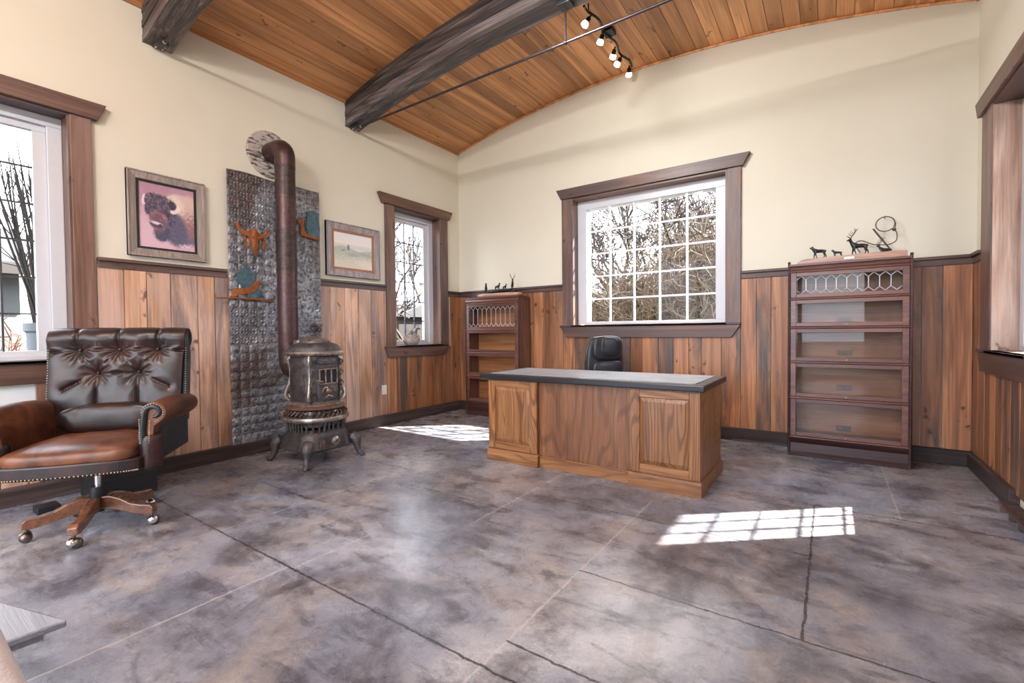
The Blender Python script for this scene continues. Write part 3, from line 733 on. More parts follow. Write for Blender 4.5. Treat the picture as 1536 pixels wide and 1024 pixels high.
# steer skull, hung on the tin (pixel-free outline in centimetres: y right, z up)
t = thing('steer_skull_ornament', 'rusty orange longhorn skull ornament on the tin sheet', 'wall ornament', (.069, -3.155, 2.13))
sk = [(-17, 15.5), (-15, 15), (-13.5, 10), (-10, 7.5), (-5, 8.2), (-2, 9), (2, 8.5), (6, 7), (10, 6.5), (12.5, 9), (14, 13.5), (15.5, 13.2), (15.2, 8), (13, 4), (10, 2.6), (7, 3), (6, 0), (5.5, -4), (3.8, -8), (3.2, -12.5), (2, -14.5), (.6, -14.8), (-.4, -12.5), (-1.8, -9), (-3.2, -5), (-4.2, -1), (-5, 3), (-9, 2.8), (-14, 6), (-16.8, 11)]
o = cutout('skull', 'rust', t, sk, 0, .012, .01, (0, 0), 1)
m = MB(); m.super((.012, 0.01, .0), (.016, .035, .11), .8, .8, 14, 10); m.ball((.02, -.022, .02), .013); m.ball((.02, .034, .02), .013); m.build('brow', 'rust', t, smooth=60)
cutout('hanging_tassel', 'rust', t, [(-10.5, 2.8), (-8, 3), (-7, -4), (-5.5, -9), (-7, -10), (-9.2, -6)], 0, .01, .01, (0, 0), 1)
cutout('hanging_tassel', 'rust', t, [(8.8, 2), (11, 2), (11.6, -5), (11.8, -10.5), (10.2, -10.6), (9.6, -4)], 0, .01, .01, (0, 0), 1)
# leaping cat scene
t = thing('metal_wildlife_ornament', 'rust and teal cut metal ornament with leaping animal and long bar below the skull', 'wall ornament', (.069, -3.22, 1.545))
cutout('tree', 'patina', t, [(-7, 14), (-11, 17), (-9, 20), (-10, 23), (-6, 25), (-5, 29), (0, 32), (3, 29), (4, 27), (8, 25), (7, 21), (9, 17), (5, 14), (5, 10), (0, 9), (-4, 11)], 0, .006, .01, (-.01, 0))
cutout('water', 'patina', t, [(-2, 1), (13, 1), (14, 5), (13, 9), (9, 11), (4, 7), (-1, 4)], .001, .006, .01, (0, 0))
cutout('animal', 'rust', t, [(-17, 1), (-15, 3), (-15.5, 8), (-12, 9), (-6, 10), (0, 11), (4, 14), (7, 18.5), (9, 18), (12, 19), (12.5, 17), (10, 14.5), (9, 10), (5, 6.5), (1, 5), (-5, 4), (-10, 3.5), (-13, .5)], .005, .013, .01, (0, 0), 1)
m = MB(); m.tube([(.008, -.295, -.005), (.008, -.1, .0), (.008, .09, -.003), (.008, .25, -.02)], [.006, .008, .013, .008], 6); m.build('ground_bar', 'rust', t)
t = thing('metal_wildlife_ornament', 'rust and teal cut metal ornament with tree partly behind the stove pipe', 'wall ornament', (.069, -2.57, 2.25))
cutout('tree', 'patina', t, [(-5, 0), (-6, 8), (-9, 12), (-6, 18), (-7, 24), (0, 31), (5, 29), (8, 24), (7, 18), (9, 12), (8, 0)], 0, .006, .01, (.05, 0))
cutout('animal', 'rust', t, [(-9, 16), (-5, 19), (-1, 16), (-2, 11), (-1, 5), (4, 3), (2, 1), (-6, 2), (-4, 7), (-6, 11)], .005, .013, .01, (-.04, 0), 1)
cutout('ground_bar', 'rust', t, [(-10, 2), (-2, 3.2), (5, 1.6), (13, .5), (13, -1), (4, -1.6), (-4, 0), (-10, .4)], .004, .012, .01, (0, 0), 1)

# wall outlet
t = thing('wall_outlet', 'white electrical outlet on the boards below the small window', 'outlet', (.021, -1.525, .46))
m = MB(); m.box((0, -.038, -.06), (.007, .038, .06)); m.build('cover_plate', 'outlet', t, bevel=.002)
for z in (-.025, .025):
    m = MB(); m.box((.006, -.017, z-.015), (.010, .017, z+.015)); m.build('socket', 'outlet', t, bevel=.002)

# ---------------------------------------------------------------- parlour stove
SX, SY = .72, -2.93
t = thing('parlor_stove', 'ornate antique cast iron parlor stove with urn finial and mica windows', 'stove', (SX, SY, 0))
def oct_wob(a):   # rounded square
    return 1/ (abs(math.cos(a))**5+abs(math.sin(a))**5)**(1/5)
# legs
for sx in (1, -1):
    for sy in (1, -1):
        m = MB(); P = []
        for (d, z, rr) in ((.225, .21, .045), (.245, .19, .05), (.262, .155, .046), (.262, .115, .034), (.268, .07, .026), (.282, .035, .024), (.298, .018, .026), (.312, .012, .012)):
            P.append(((sx*d, sy*d, z), rr))
        m.tube([p for p, _ in P], [r_ for _, r_ in P], 10); m.ball((sx*.25, sy*.25, .165), .042); m.ball((sx*.302, sy*.302, .016), .016)
        m.build('leg', 'iron', t, smooth=60)
# base box (hollow skirted square)
m = MB(); m.lathe([(.255, .125), (.27, .14), (.262, .165), (.245, .21), (.225, .265), (.19, .30), (.19, .31)], 40, wob=oct_wob); m.build('base', 'iron', t, smooth=40)
m = MB(); m.prism([(-.13, .135), (.13, .135), (.14, .15), (.115, .262), (-.115, .262), (-.14, .15)], 0, .255, .268)
m.build('draft_plate', 'iron', t, bevel=.004)
m = MB(); m.lathe([(.001, .30), (.012, .298), (.03, .29), (.040, .284), (.042, .262), (.001, .262)], 24, (0, 0.02, .205), axis=0); d = m.build('draft_dial', 'nickel', t, smooth=50)
m = MB(); m.tube([(.298, .02, .205), (.312, .02, .205)], [.014, .010], 10); m.build('dial_knob', 'iron_rust', d, smooth=50)
m = MB(); m.box((.262, -.115, .15), (.278, -.085, .225)); m.build('draft_hinge', 'iron_rust', t, bevel=.004)
m = MB()
for k in range(28):
    a = 2*PI*k/28; w = oct_wob(a)*.20; m.tube([(w*math.cos(a), w*math.sin(a), .285), (w*1.05*math.cos(a), w*1.05*math.sin(a), .375)], [.011, .013], 6)
m.build('fluted_collar', 'iron', t, smooth=60)
# skirt with openwork band
m = MB(); m.lathe([(.19, .33), (.20, .37), (.285, .385), (.298, .395), (.302, .412), (.296, .43), (.275, .435)], 48); m.build('skirt_rim', 'nickel', t, smooth=45)
m = MB(); m.lathe([(.255, .43), (.262, .46), (.25, .49), (.238, .50)], 48); m.build('skirt_band', 'mica', t, smooth=45)
m = MB()
for k in range(36):
    a = 2*PI*k/36; ca, sa = math.cos(a), math.sin(a)
    P = [((.284-.012*abs(u)-.03*(v > .5)*v)*math.cos(a+u*.07), (.284-.012*abs(u)-.03*(v > .5)*v)*math.sin(a+u*.07), .432+.072*v) for u, v in ((-1, 0), (.2, .35), (1, .7), (0, 1))]
    m.tube(P, [.007, .006, .006, .006], 5)
m.lathe([(.262, .495), (.272, .505), (.262, .518), (.245, .53), (.23, .545)], 48)
m.build('openwork_band', 'iron_rust', t, smooth=60)
m = MB(); m.lathe([(.238, .52), (.245, .545), (.222, .56), (.205, .57)], 48); m.build('fire_ring', 'nickel', t, smooth=45)
# body
m = MB(); m.lathe([(.195, .55), (.198, .60), (.196, .80), (.192, 1.0)], 48, wob=lambda a: 1/(abs(math.cos(a))**3.2+abs(math.sin(a))**3.2)**(1/3.2)); m.build('body', 'iron', t, smooth=40)
# relief scrolls on the front left panel
m = MB()
for zc in (.62, .72, .82, .92):
    for yc in (-.145, .145):
        P = [(.178+.012, yc+.028*math.cos(b)*(1-b/9), zc+.04*math.sin(b)*(1-b/9)) for b in [i*.5 for i in range(13)]]
        m = MB(); m.tube(P, .006, 5); m.build('relief_scroll', 'iron', t, smooth=60)
for zc in (.65, .78, .90):
    for xc in (-.07, .07):
        P = [(xc+.045*math.cos(b)*(1-b/9), -.190, zc+.045*math.sin(b)*(1-b/9)) for b in [i*.5 for i in range(13)]]
        m = MB(); m.tube(P, .006, 5); m.build('relief_scroll', 'iron', t, smooth=60)
# door with mica panes
m = MB(); m.box((.185, -.105, .585), (.212, .10, .875)); d = m.build('door', 'iron', t, bevel=.008)
m = MB(); frame = [(-.105, .875), (-.09, .895), (0, .912), (.085, .895), (.10, .875)]; m.prism(frame, 0, .185, .208); m.build('door_crown', 'iron', d, bevel=.003)
for k in range(3):
    y = -.062+.060*k; m = MB(); m.box((.208, y-.022, .74), (.215, y+.022, .862)); m.build('mica_pane', 'mica', d, bevel=.004)
m = MB()
for k in range(4): y = -.092+.060*k; m.box((.21, y-.006, .735), (.220, y+.006, .868))
m.box((.21, -.096, .862), (.220, .094, .872)); m.box((.21, -.096, .728), (.220, .094, .738)); m.build('pane_frame', 'nickel', d, bevel=.002)
m = MB(); m.lathe([(.030, .212), (.034, .222), (.022, .232), (.018, .246), (.004, .25)], 16, (0, .0, .665), axis=0); m.build('door_knob', 'iron_rust', d, smooth=50)
m = MB()
for s in (-1, 1):
    P = [(.214, s*(.03+.035*math.cos(b)), .655+.045*math.sin(b)) for b in [i*.45 for i in range(12)]]; m.tube(P, .006, 5)
m.build('door_scrolls', 'nickel', d, smooth=60)
m = MB(); m.tube([(.215, -.12, .77), (.235, -.12, .765), (.24, -.085, .757), (.235, -.07, .757)], .008, 6); m.build('latch', 'nickel', d, smooth=50)
# name plate
m = MB(); P = [(-.075+.034*math.cos(a), .945+.032*math.sin(a)) for a in [PI/2+PI*i/8 for i in range(9)]] + [(.075+.034*math.cos(a), .945+.032*math.sin(a)) for a in [-PI/2+PI*i/8 for i in range(9)]]
m.prism(P, 0, .18, .208); d = m.build('name_plate', 'iron', t, bevel=.006)
cu = bpy.data.curves.new('lettering', 'FONT'); cu.body = 'GARLAND'; cu.size = .032; cu.extrude = .003; cu.align_x = 'CENTER'; cu.align_y = 'CENTER'
ft = bpy.data.objects.new('lettering_outline', cu); COL.objects.link(ft); bpy.context.view_layer.update()
lm = bpy.data.meshes.new_from_object(ft.evaluated_get(bpy.context.evaluated_depsgraph_get())); bpy.data.objects.remove(ft); bpy.data.curves.remove(cu)
lm.name = 'lettering'; lm.materials.clear(); lm.materials.append(M['nickel'])
lo = bpy.data.objects.new('lettering', lm); COL.objects.link(lo); lo.parent = d; lo.location = (.2085, .0, .949); lo.rotation_euler = (PI/2, 0, PI/2)
# corner scroll columns
for (sx, sy) in ((1, -1), (1, 1), (-1, -1), (-1, 1)):
    m = MB(); a = math.atan2(sy, sx); ca, sa = math.cos(a), math.sin(a)
    def q(r, tn, z): return (r*ca-tn*sa, r*sa+tn*ca, z)
    out = [q(.215, 0, .985), q(.236, 0, .965), q(.238, 0, .93), q(.226, 0, .87), q(.222, 0, .80), q(.236, 0, .73), q(.262, 0, .66), q(.272, 0, .62), q(.262, 0, .585), q(.235, 0, .565)]
    m.tube(out, [.016, .018, .013, .011, .011, .012, .014, .017, .017, .012], 8)
    m.tube([q(.205, 0, .98), q(.207, 0, .8), q(.21, 0, .57)], .010, 6)
    for (z0, z1, r1) in ((.94, .90, .232), (.88, .83, .222), (.82, .77, .224), (.75, .69, .240), (.70, .64, .258), (.64, .59, .262)):
        m.tube([q(.208, .012, z0), q((.208+r1)/2, -.014, (z0+z1)/2), q(r1, .012, z1)], .007, 5)
        m.tube([q(.208, -.012, z1), q((.208+r1)/2, .014, (z0+z1)/2), q(r1-.004, -.012, z0)], .006, 5)
    m.ball(q(.225, 0, .60), .026); m.ball(q(.222, 0, .965), .018)
    m.build('scroll_column', 'nickel', t, smooth=60)
# top
m = MB(); m.lathe([(.19, .985), (.235, .99), (.256, 1.002), (.26, 1.015), (.25, 1.03), (.225, 1.035)], 48); m.build('top_rim', 'nickel', t, smooth=45)
m = MB(); m.lathe([(.232, 1.033), (.228, 1.06), (.205, 1.09), (.165, 1.107), (.13, 1.115)], 48); m.build('dome', 'iron', t, smooth=45)
m = MB(); m.lathe([(.135, 1.112), (.138, 1.125), (.12, 1.143), (.08, 1.155), (.045, 1.165), (.03, 1.175)], 36); m.build('cap', 'nickel', t, smooth=45)
m = MB(); m.lathe([(.035, 1.17), (.03, 1.18), (.013, 1.19), (.012, 1.205), (.022, 1.212), (.040, 1.235), (.043, 1.255), (.034, 1.262), (.044, 1.268), (.030, 1.278), (.014, 1.29), (.010, 1.305), (.006, 1.325), (.001, 1.35)], 20); u = m.build('urn_finial', 'iron', t, smooth=45)
for s in (1, -1):
    m = MB(); m.tube([(0, s*.035, 1.225), (0, s*.06, 1.215), (0, s*.075, 1.235), (0, s*.058, 1.25), (0, s*.065, 1.275), (0, s*.082, 1.285), (0, s*.078, 1.262)], [.006, .007, .007, .006, .006, .006, .004], 6); m.build('urn_handle', 'iron', u, smooth=60)
m = MB(); m.lathe([(.075, 1.06), (.09, 1.07), (.09, 1.135), (.072, 1.14)], 24, (-.14, -.03, 0)); m.build('flue_collar', 'nickel', t, smooth=45)
# pipe
PX, PY = .29, -2.945
t = thing('stove_pipe', 'maroon stove pipe rising and elbowing into the wall', 'stove pipe', (PX, PY, 0))
m = MB(); pts = [(.22, .0, .86), (.06, 0, .865), (.015, 0, .89), (0, 0, .95)]
m.tube([(.23, .0, .83), (.12, 0, .83), (.05, 0, .85), (.012, 0, .90), (0, 0, .98), (0, 0, 1.05)], .094, 24); m.build('lower_elbow', 'pipe_dark', t, smooth=40)
zz = [1.04, 1.46, 1.82, 2.22, 2.56, 2.86]
for i in range(5):
    m = MB(); m.tube([(0, 0, zz[i]), (0, 0, zz[i+1])], .094-.002*(i % 2), 28); m.tube([(0, 0, zz[i+1]-.02), (0, 0, zz[i+1]+.004)], .0965, 28)
    m.build('pipe_section', 'pipe_dark' if i in (2, 4) else 'pipe', t, smooth=40)
m = MB(); P = [(0, 0, 2.85)] + [(-.10+.10*math.cos(a), 0, 2.95+.10*math.sin(a)) for a in [PI/2*i/7 for i in range(8)]] + [(-.285, 0, 3.05)]
m.tube(P, .096, 28); m.build('elbow', 'pipe', t, smooth=40)
m = MB(); m.tube([(.09, .02, 1.56), (.125, .05, 1.56)], .006, 6); m.ball((.128, .053, 1.56), .012); m.build('damper_handle', 'iron_rust', t, smooth=50)
m = MB(); m.lathe([(.092, .0), (.235, .0), (.235, .016), (.225, .028), (.092, .028)], 48, (.002, -2.945, 3.04), axis=0); tag(m.build('stone_collar', 'stone', smooth=40), 'round grey stacked stone collar on the wall around the pipe', 'wall collar')

# ---------------------------------------------------------------- desk
DX, DY = 3.07, -1.67
t = thing('desk', 'large oak pedestal desk with black edged leather top', 'desk', (DX, DY, 0))
def rb(a, b): return (a[0]-DX, a[1]-DY, a[2]), (b[0]-DX, b[1]-DY, b[2])
yF, yB = -2.035, -1.30
for (x0, x1) in ((2.125, 2.655), (3.50, 4.015)):
    m = MB(); m.box(*rb((x0, yF, .0), (x1, yB, .757))); p = m.build('pedestal', 'oak', t, bevel=.003)
    # front: raised frame and panel
    m = MB(); w = .075; zt, zb = .745, .115
    for lo, hi, nm_, mt_ in (((x0, yF-.012, zb), (x0+w, yF, zt), 'stile', 'oak'), ((x1-w, yF-.012, zb), (x1, yF, zt), 'stile', 'oak'),
                             ((x0+w, yF-.012, zt-.055), (x1-w, yF, zt), 'rail', 'oak_x'), ((x0+w, yF-.012, zb), (x1-w, yF, zb+.065), 'rail', 'oak_x')):
        m = MB(); m.box(*rb(lo, hi)); m.build(nm_, mt_, p, bevel=.003)
    a, b, c, d = x0+w-DX, x1-w-DX, zb+.065, zt-.055; y = yF-DY; e = .032
    m = MB(); vs = [(a, y-.001, c), (b, y-.001, c), (b, y-.001, d), (a, y-.001, d), (a+e, y-.013, c+e), (b-e, y-.013, c+e), (b-e, y-.013, d-e), (a+e, y-.013, d-e)]
    m.add(vs, [(4,5,6,7),(0,1,5,4),(1,2,6,5),(2,3,7,6),(3,0,4,7)]); m.build('raised_panel', 'oak', p)
    m = MB(); m.box(*rb((x0-.014, yF-.026, 0), (x1+.014, yB+.014, .095))); m.prism([(yF-.026-DY, .095), (yB+.014-DY, .095), (yB+.002-DY, .108), (yF-.014-DY, .108)], 0, x0-.013-DX, x1+.013-DX)
    m.build('plinth', 'oak_x', p, bevel=.004)
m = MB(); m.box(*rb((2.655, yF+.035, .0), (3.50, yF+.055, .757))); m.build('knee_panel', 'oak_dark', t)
m = MB(); m.box(*rb((2.655, yF+.012, 0), (3.50, yF+.036, .085))); m.box(*rb((2.655, yF+.02, .085), (3.50, yF+.036, .095))); m.build('kick_board', 'oak_x', t, bevel=.003)
m = MB(); m.box(*rb((2.045, -2.085, .757), (4.055, -1.265, .806))); m.build('desktop', 'desk_edge', t, bevel=.009)
m = MB(); m.box(*rb((2.125, -2.005, .800), (3.975, -1.345, .810))); m.build('leather_inlay', 'desk_leather', t)

# ---------------------------------------------------------------- barrister bookcases
def bookcase(label, x0, x1, y0, zs, top, plates, base_top, knob, topk):
    """x0..x1 wide, front at y0, zs: section boundaries from base up"""
    cx = (x0+x1)/2; t = thing('barrister_bookcase', label, 'bookcase', (cx, y0/2, 0), 0, 'barrister bookcases')
    h = (x1-x0)/2; f = y0-y0/2; b = -.058-y0/2
    bz = zs[0]
    m = MB(); m.prism([(f-.004, 0), (f-.004, .03), (f+.006, .045), (f+.022, .12), (f+.006, bz-.03), (f-.002, bz), (b, bz), (b, 0)], 0, -h, h); m.build('base', 'mahog_dark', t)
    for s in (-1, 1):
        m = MB(); m.box(sorted3(s*h, s*(h-.02), 0)[0] + (f+.012, bz), (max(s*h, s*(h-.02)), b, zs[-1])); m.build('side_panel', 'mahog_z', t)
        m = MB(); m.tube([(s*(h-.004), f+.004, .02), (s*(h-.004), f+.004, topk)], .011, 10); m.ball((s*(h-.004), f+.004, topk), .013); m.build('corner_post', 'mahog_dark', t, smooth=50)
    m = MB(); m.box((-h+.02, b-.012, bz), (h-.02, b, zs[-1])); bk = m.build('back_panel', 'case_back', t)
    for k, (pz, px) in enumerate(plates):
        m = MB(); m.box((px-cx-.058, b-.015, pz-.026), (px-cx+.058, b-.012, pz+.026)); m.build('label_plate', 'plate_brass', bk, bevel=.001)
    for k in range(len(zs)):
        m = MB(); m.box((-h+.001, f+.016, zs[k]-.013), (h-.001, b, zs[k]+.005)); m.build('shelf', 'mahog', t)
        m = MB(); m.tube([(-h+.012, f+.006, zs[k]-.006), (h-.012, f+.006, zs[k]-.006)], .012, 8); m.build('nosing', 'mahog', t, smooth=60)
    for k in range(len(zs)-1):
        z0, z1 = zs[k]+.006, zs[k+1]-.016
        d = MB(); st, rt = .045, .036; fl, fr = -h+.016, h-.016
        d.box((fl, f+.001, z0), (fl+st, f+.02, z1)); d.box((fr-st, f+.001, z0), (fr, f+.02, z1)); d.box((fl+st, f+.001, z0), (fr-st, f+.02, z0+rt)); d.box((fl+st, f+.001, z1-rt), (fr-st, f+.02, z1))
        D = d.build('door', 'mahog', t, bevel=.003)
        g0, g1, e0, e1 = fl+st, fr-st, z0+rt, z1-rt
        m = MB(); m.box((g0-.004, f+.010, e0-.004), (g1+.004, f+.013, e1+.004)); m.build('pane', 'case_glass', D)
        if knob:
            m = MB(); m.ball((0, f-.005, z0+.016), .007); m.build('knob', 'brass', D, smooth=60)
        if k == len(zs)-2:      # leaded top light: a row of tall hexagons
            m = MB(); n = 10; wd = (g1-g0)/n; dz = min(.045, (e1-e0)*.22)
            for i in range(n+1):
                xa = g0+wd*i
                if 0 < i < n: m.tube([(xa, f+.008, e0+dz), (xa, f+.008, e1-dz)], .0035, 5)
                if i < n:
                    xm = xa+wd/2
                    for (p, q_, r_) in ((e1-dz, e1, 1), (e0+dz, e0, 1)):
                        m.tube([(xa, f+.008, p), (xm, f+.008, q_)], .0035, 5); m.tube([(xm, f+.008, q_), (xa+wd, f+.008, p)], .0035, 5)
            m.build('leading', 'lead_lite', D)
    z = zs[-1]
    m = MB(); m.prism([(f+.008, z), (f+.002, z+.012), (f-.002, z+.03), (f+.008, top-.022), (f-.006, top-.018), (f-.006, top), (b, top), (b, z)], 0, -h+.004, h-.004); m.build('top', 'mahog', t)
    return t
def sorted3(a, b, c): return ((min(a, b),), (max(a, b),))
bookcase('tall reddish barrister bookcase with five glass doors right of the big window', 4.447, 5.335, -.40, [.185, .555, .89, 1.212, 1.48, 1.735], 1.80, [(.24, 4.88), (.63, 4.885), (.965, 4.885), (1.27, 4.88)], .19, True, 1.815)
bookcase('shorter barrister bookcase with four glass doors in the left corner', .408, 1.332, -.345, [.205, .577, .902, 1.228, 1.60], 1.68, [], .2, False, 1.60)

# ---------------------------------------------------------------- bronze wildlife sculptures
def skin_mesh(name, verts, edges, radii, mat, parent, sub=1):
    me = bpy.data.meshes.new(name); me.from_pydata(verts, edges, []); me.update()
    o = bpy.data.objects.new(name, me); COL.objects.link(o); o.parent = parent
    md = o.modifiers.new('skin', 'SKIN'); md.use_smooth_shade = True
    for i, r in enumerate(radii):
        sv = me.skin_vertices[0].data[i]; rr = r if isinstance(r, tuple) else (r, r); sv.radius = rr; sv.use_root = (i == 0)
    sb = o.modifiers.new('sub', 'SUBSURF'); sb.levels = sb.render_levels = sub
    me.materials.append(M[mat]); return o
def elk(parent, name, x, y, z, s, face=-1, antler=False, lie=False, headup=.5, turn=0., yaw=0.):
    """small bronze deer; faces -x when face=-1.  s = shoulder height"""
    V = []; E = []; Rr = []
    cy, sy_ = math.cos(yaw), math.sin(yaw)
    def v(px, py, pz, r):
        X, Y = face*px*-1*-1, py
        X = px*face
        V.append((x+(X*cy-Y*sy_)*s, y+(X*sy_+Y*cy)*s, z+pz*s)); Rr.append((r*s*1.22, r*s*1.22)); return len(V)-1
    dz = -.42 if lie else 0
    hip = v(-.48, 0, .90+dz, .17); mid = v(-.05, 0, .86+dz, .175); sh = v(.40, 0, .92+dz, .19)
    E += [(hip, mid), (mid, sh)]
    n1 = v(.60, .02*turn, 1.08+.15*headup+dz, .12); hd = v(.72, .10*turn, 1.28+.28*headup+dz, .085); ms = v(.98, .24*turn, 1.22+.20*headup+dz, .045)
    E += [(sh, n1), (n1, hd), (hd, ms)]
    for d in (1, -1): e = v(.62, .10*turn+.14*d, 1.38+.30*headup+dz, .03); E.append((hd, e))
    tl = v(-.66, 0, .88+dz, .05); E.append((hip, tl))
    for d in (1, -1):
        if lie:
            a = v(.42, .16*d, .34, .06); b = v(.62, .17*d, .10, .035); c = v(.38, .17*d, .05, .03); E += [(sh, a), (a, b), (b, c)]
            a = v(-.40, .17*d, .30, .09); b = v(-.15, .2*d, .08, .04); c = v(-.42, .2*d, .05, .03); E += [(hip, a), (a, b), (b, c)]
        else:
            st = .10*d
            a = v(.42+st*.3, .10*d, .55, .065); b = v(.40+st, .10*d, .30, .04); c = v(.38+st*1.5, .10*d, .03, .036); E += [(sh, a), (a, b), (b, c)]
            a = v(-.45-st*.3, .11*d, .58, .09); b = v(-.58-st, .11*d, .32, .045); c = v(-.50-st*1.2, .11*d, .03, .036); E += [(hip, a), (a, b), (b, c)]
    o = skin_mesh(name, V, E, Rr, 'bronze', parent)
    if antler:
        m = MB()
        for d in (1, -1):
            hx, hz = .68, 1.36+.28*headup+dz
            def P(px, py, pz):
                X = px*face; Y = py
                return (x+(X*cy-Y*sy_)*s, y+(X*sy_+Y*cy)*s, z+pz*s)
            ty = .10*turn
            beam_ = [P(hx, ty+.06*d, hz), P(hx-.12, ty+.22*d, hz+.22), P(hx-.30, ty+.36*d, hz+.45), P(hx-.36, ty+.38*d, hz+.72), P(hx-.26, ty+.32*d, hz+.92)]
            m.tube(beam_, [.035*s, .032*s, .03*s, .026*s, .014*s], 5)
            for (bx_, by_, bz_, ex, ey, ez) in ((-.03, .10, .06, .28, .14, .30), (-.12, .22, .22, .16, .26, .50), (-.26, .33, .40, .02, .36, .70), (-.35, .38, .66, -.56, .44, .86)):
                m.tube([P(hx+bx_, ty+by_*d, hz+bz_), P(hx+(bx_+ex)/2, ty+(by_+ey)/2*d, hz+(bz_+ez)/2-.03), P(hx+ex, ty+ey*d, hz+ez)], [.026*s, .022*s, .01*s], 5)
        m.build('antlers', 'bronze', o, smooth=60)
    return o
# right-hand group on the tall bookcase
t = thing('elk_sculpture', 'bronze elk family sculpture on long wooden base atop the tall bookcase', 'sculpture', (4.90, -.24, 1.80))
m = MB(); prof = [(-.39, .002), (.41, .002), (.41, .056), (.30, .060), (.10, .058), (-.10, .052), (-.26, .045), (-.36, .036), (-.385, .02)]
m.prism(prof, 1, -.115, .115); m.build('wooden_base', 'base_wood', t, bevel=.006)
m = MB(); m.box((-.03, -.1185, .018), (.045, -.114, .038)); m.build('title_plate', 'outlet', t, bevel=.001)
m = MB(); m.super((-.12, 0, .046), (.25, .09, .010), .8, .7, 24, 8); m.build('bronze_ground', 'bronze', t, smooth=60)
elk(t, 'cow_elk', -.215, -.02, .052, .082, -1, headup=.1, yaw=.15)
elk(t, 'calf_elk', -.075, -.01, .052, .052, -1, headup=.1, yaw=.1)
elk(t, 'bull_elk', .085, -.01, .056, .098, -1, antler=True, headup=.7, turn=-1.2, yaw=.05)
elk(t, 'bull_elk', .27, -.02, .052, .07, -1, antler=True, lie=True, headup=.7, turn=-.6)
# left-hand group on the shorter bookcase
t = thing('elk_sculpture', 'small bronze elk herd sculpture on wooden base atop the shorter corner bookcase', 'sculpture', (.92, -.20, 1.68))
m = MB(); m.super((0, 0, .031), (.37, .10, .03), .35, .4, 28, 10); m.build('wooden_base', 'base_wood', t, smooth=60)
m = MB(); m.super((.06, 0, .085), (.26, .07, .03), .7, .7, 24, 8); m.build('bronze_ground', 'bronze', t, smooth=60)
elk(t, 'cow_elk', -.235, -.01, .056, .095, 1, headup=.7, yaw=-.9)
elk(t, 'cow_elk', -.04, 0, .095, .07, 1, headup=.6, yaw=-.2)
elk(t, 'calf_elk', .10, -.02, .095, .055, 1, headup=.6, yaw=-.3)
elk(t, 'bull_elk', .22, 0, .10, .085, 1, antler=True, headup=1., yaw=-.9)
# rope and handle hung on the wall behind the sculpture
t = thing('braided_whip', 'dark braided whip with coiled loop hanging behind the elk sculpture', 'whip', (5.18, -.075, 2.0))
m = MB(); L = []
for i in range(19):
    a = -.6+2*PI*i/18*.97; L.append((.0+.068*math.cos(a), .0, .142+.066*math.sin(a)))
R_ = [L[-1], (.055, 0, .095), (.078, -.004, .06), (.083, 0, .02), (.075, -.004, -.02), (.03, 0, -.045), (-.03, 0, -.042), (-.08, 0, -.035), (-.13, 0, -.01), (-.17, 0, .01), (-.205, 0, .005), (-.222, 0, -.03), (-.20, 0, -.065), (-.18, 0, -.10)]
def cr(pts, k=4):
    o = []
    for i in range(len(pts)-1):
        p0, p1, p2, p3 = [Vector(pts[max(0, min(len(pts)-1, i+d))]) for d in (-1, 0, 1, 2)]
        for j in range(k):
            u = j/k; o.append(.5*((2*p1)+(p2-p0)*u+(2*p0-5*p1+4*p2-p3)*u*u+(3*p1-p0-3*p2+p3)*u**3))
    o.append(Vector(pts[-1])); return o
m.tube(cr(L), .0048, 6); m.tube(cr(R_), [.0046]*(len(R_)*4-3), 6); m.build('lash', 'rope', t, smooth=60)
m = MB(); m.tube([(-.088, -.012, .108), (-.05, -.012, .045), (.04, -.012, -.10)], [.007, .008, .006], 8); m.build('handle', 'rope', t, smooth=60)
m = MB(); m.ball((.062, -.004, .085), .016); m.tube([(.07, 0, .10), (.072, -.01, .145)], .004, 5); m.build('knot', 'rope', t, smooth=60)
m = MB(); m.tube([(0.0, .075, .205), (.0, -.02, .21)], .004, 6); m.build('nail', 'iron', t)

# carving on the small window sill
t = thing('bird_carving', 'grey curved bird carving on pale knobbly root on the small window sill', 'carving', (-.03, -.99, 1.022))
m = MB(); random.seed(3)
m.super((0, 0, .07), (.07, .13, .075), .9, .9, 20, 12, fn=lambda p: p*(1+.18*mnoise.noise(p*22)))
for i in range(34):
    a = random.uniform(0, 2*PI); e = random.uniform(.1, 1.3); d = Vector((math.cos(a)*math.cos(e)*.07, math.sin(a)*math.cos(e)*.13, .07+math.sin(e)*.075)); o2 = d*1.12; o2.z += .015
    m.tube([d*.9, o2], [.016, .006], 6)
m.build('root_base', 'driftwood', t, smooth=60)
m = MB(); m.tube(cr([(0, -.03, .13), (0, -.005, .19), (0, .025, .145), (0, .055, .15), (0, .085, .215), (0, .13, .235), (0, .165, .222)], 5), [.012+.018*math.sin(PI*min(1, i/26)) for i in range(31)], 8); m.build('bird', 'bird', t, smooth=60)

# ---------------------------------------------------------------- tufted leather chair
random.seed(11)
t = thing('executive_chair', 'brown tufted leather executive chair with nailhead trim and wooden swivel base', 'chair', (1.0, -4.6, 0), math.radians(-37))
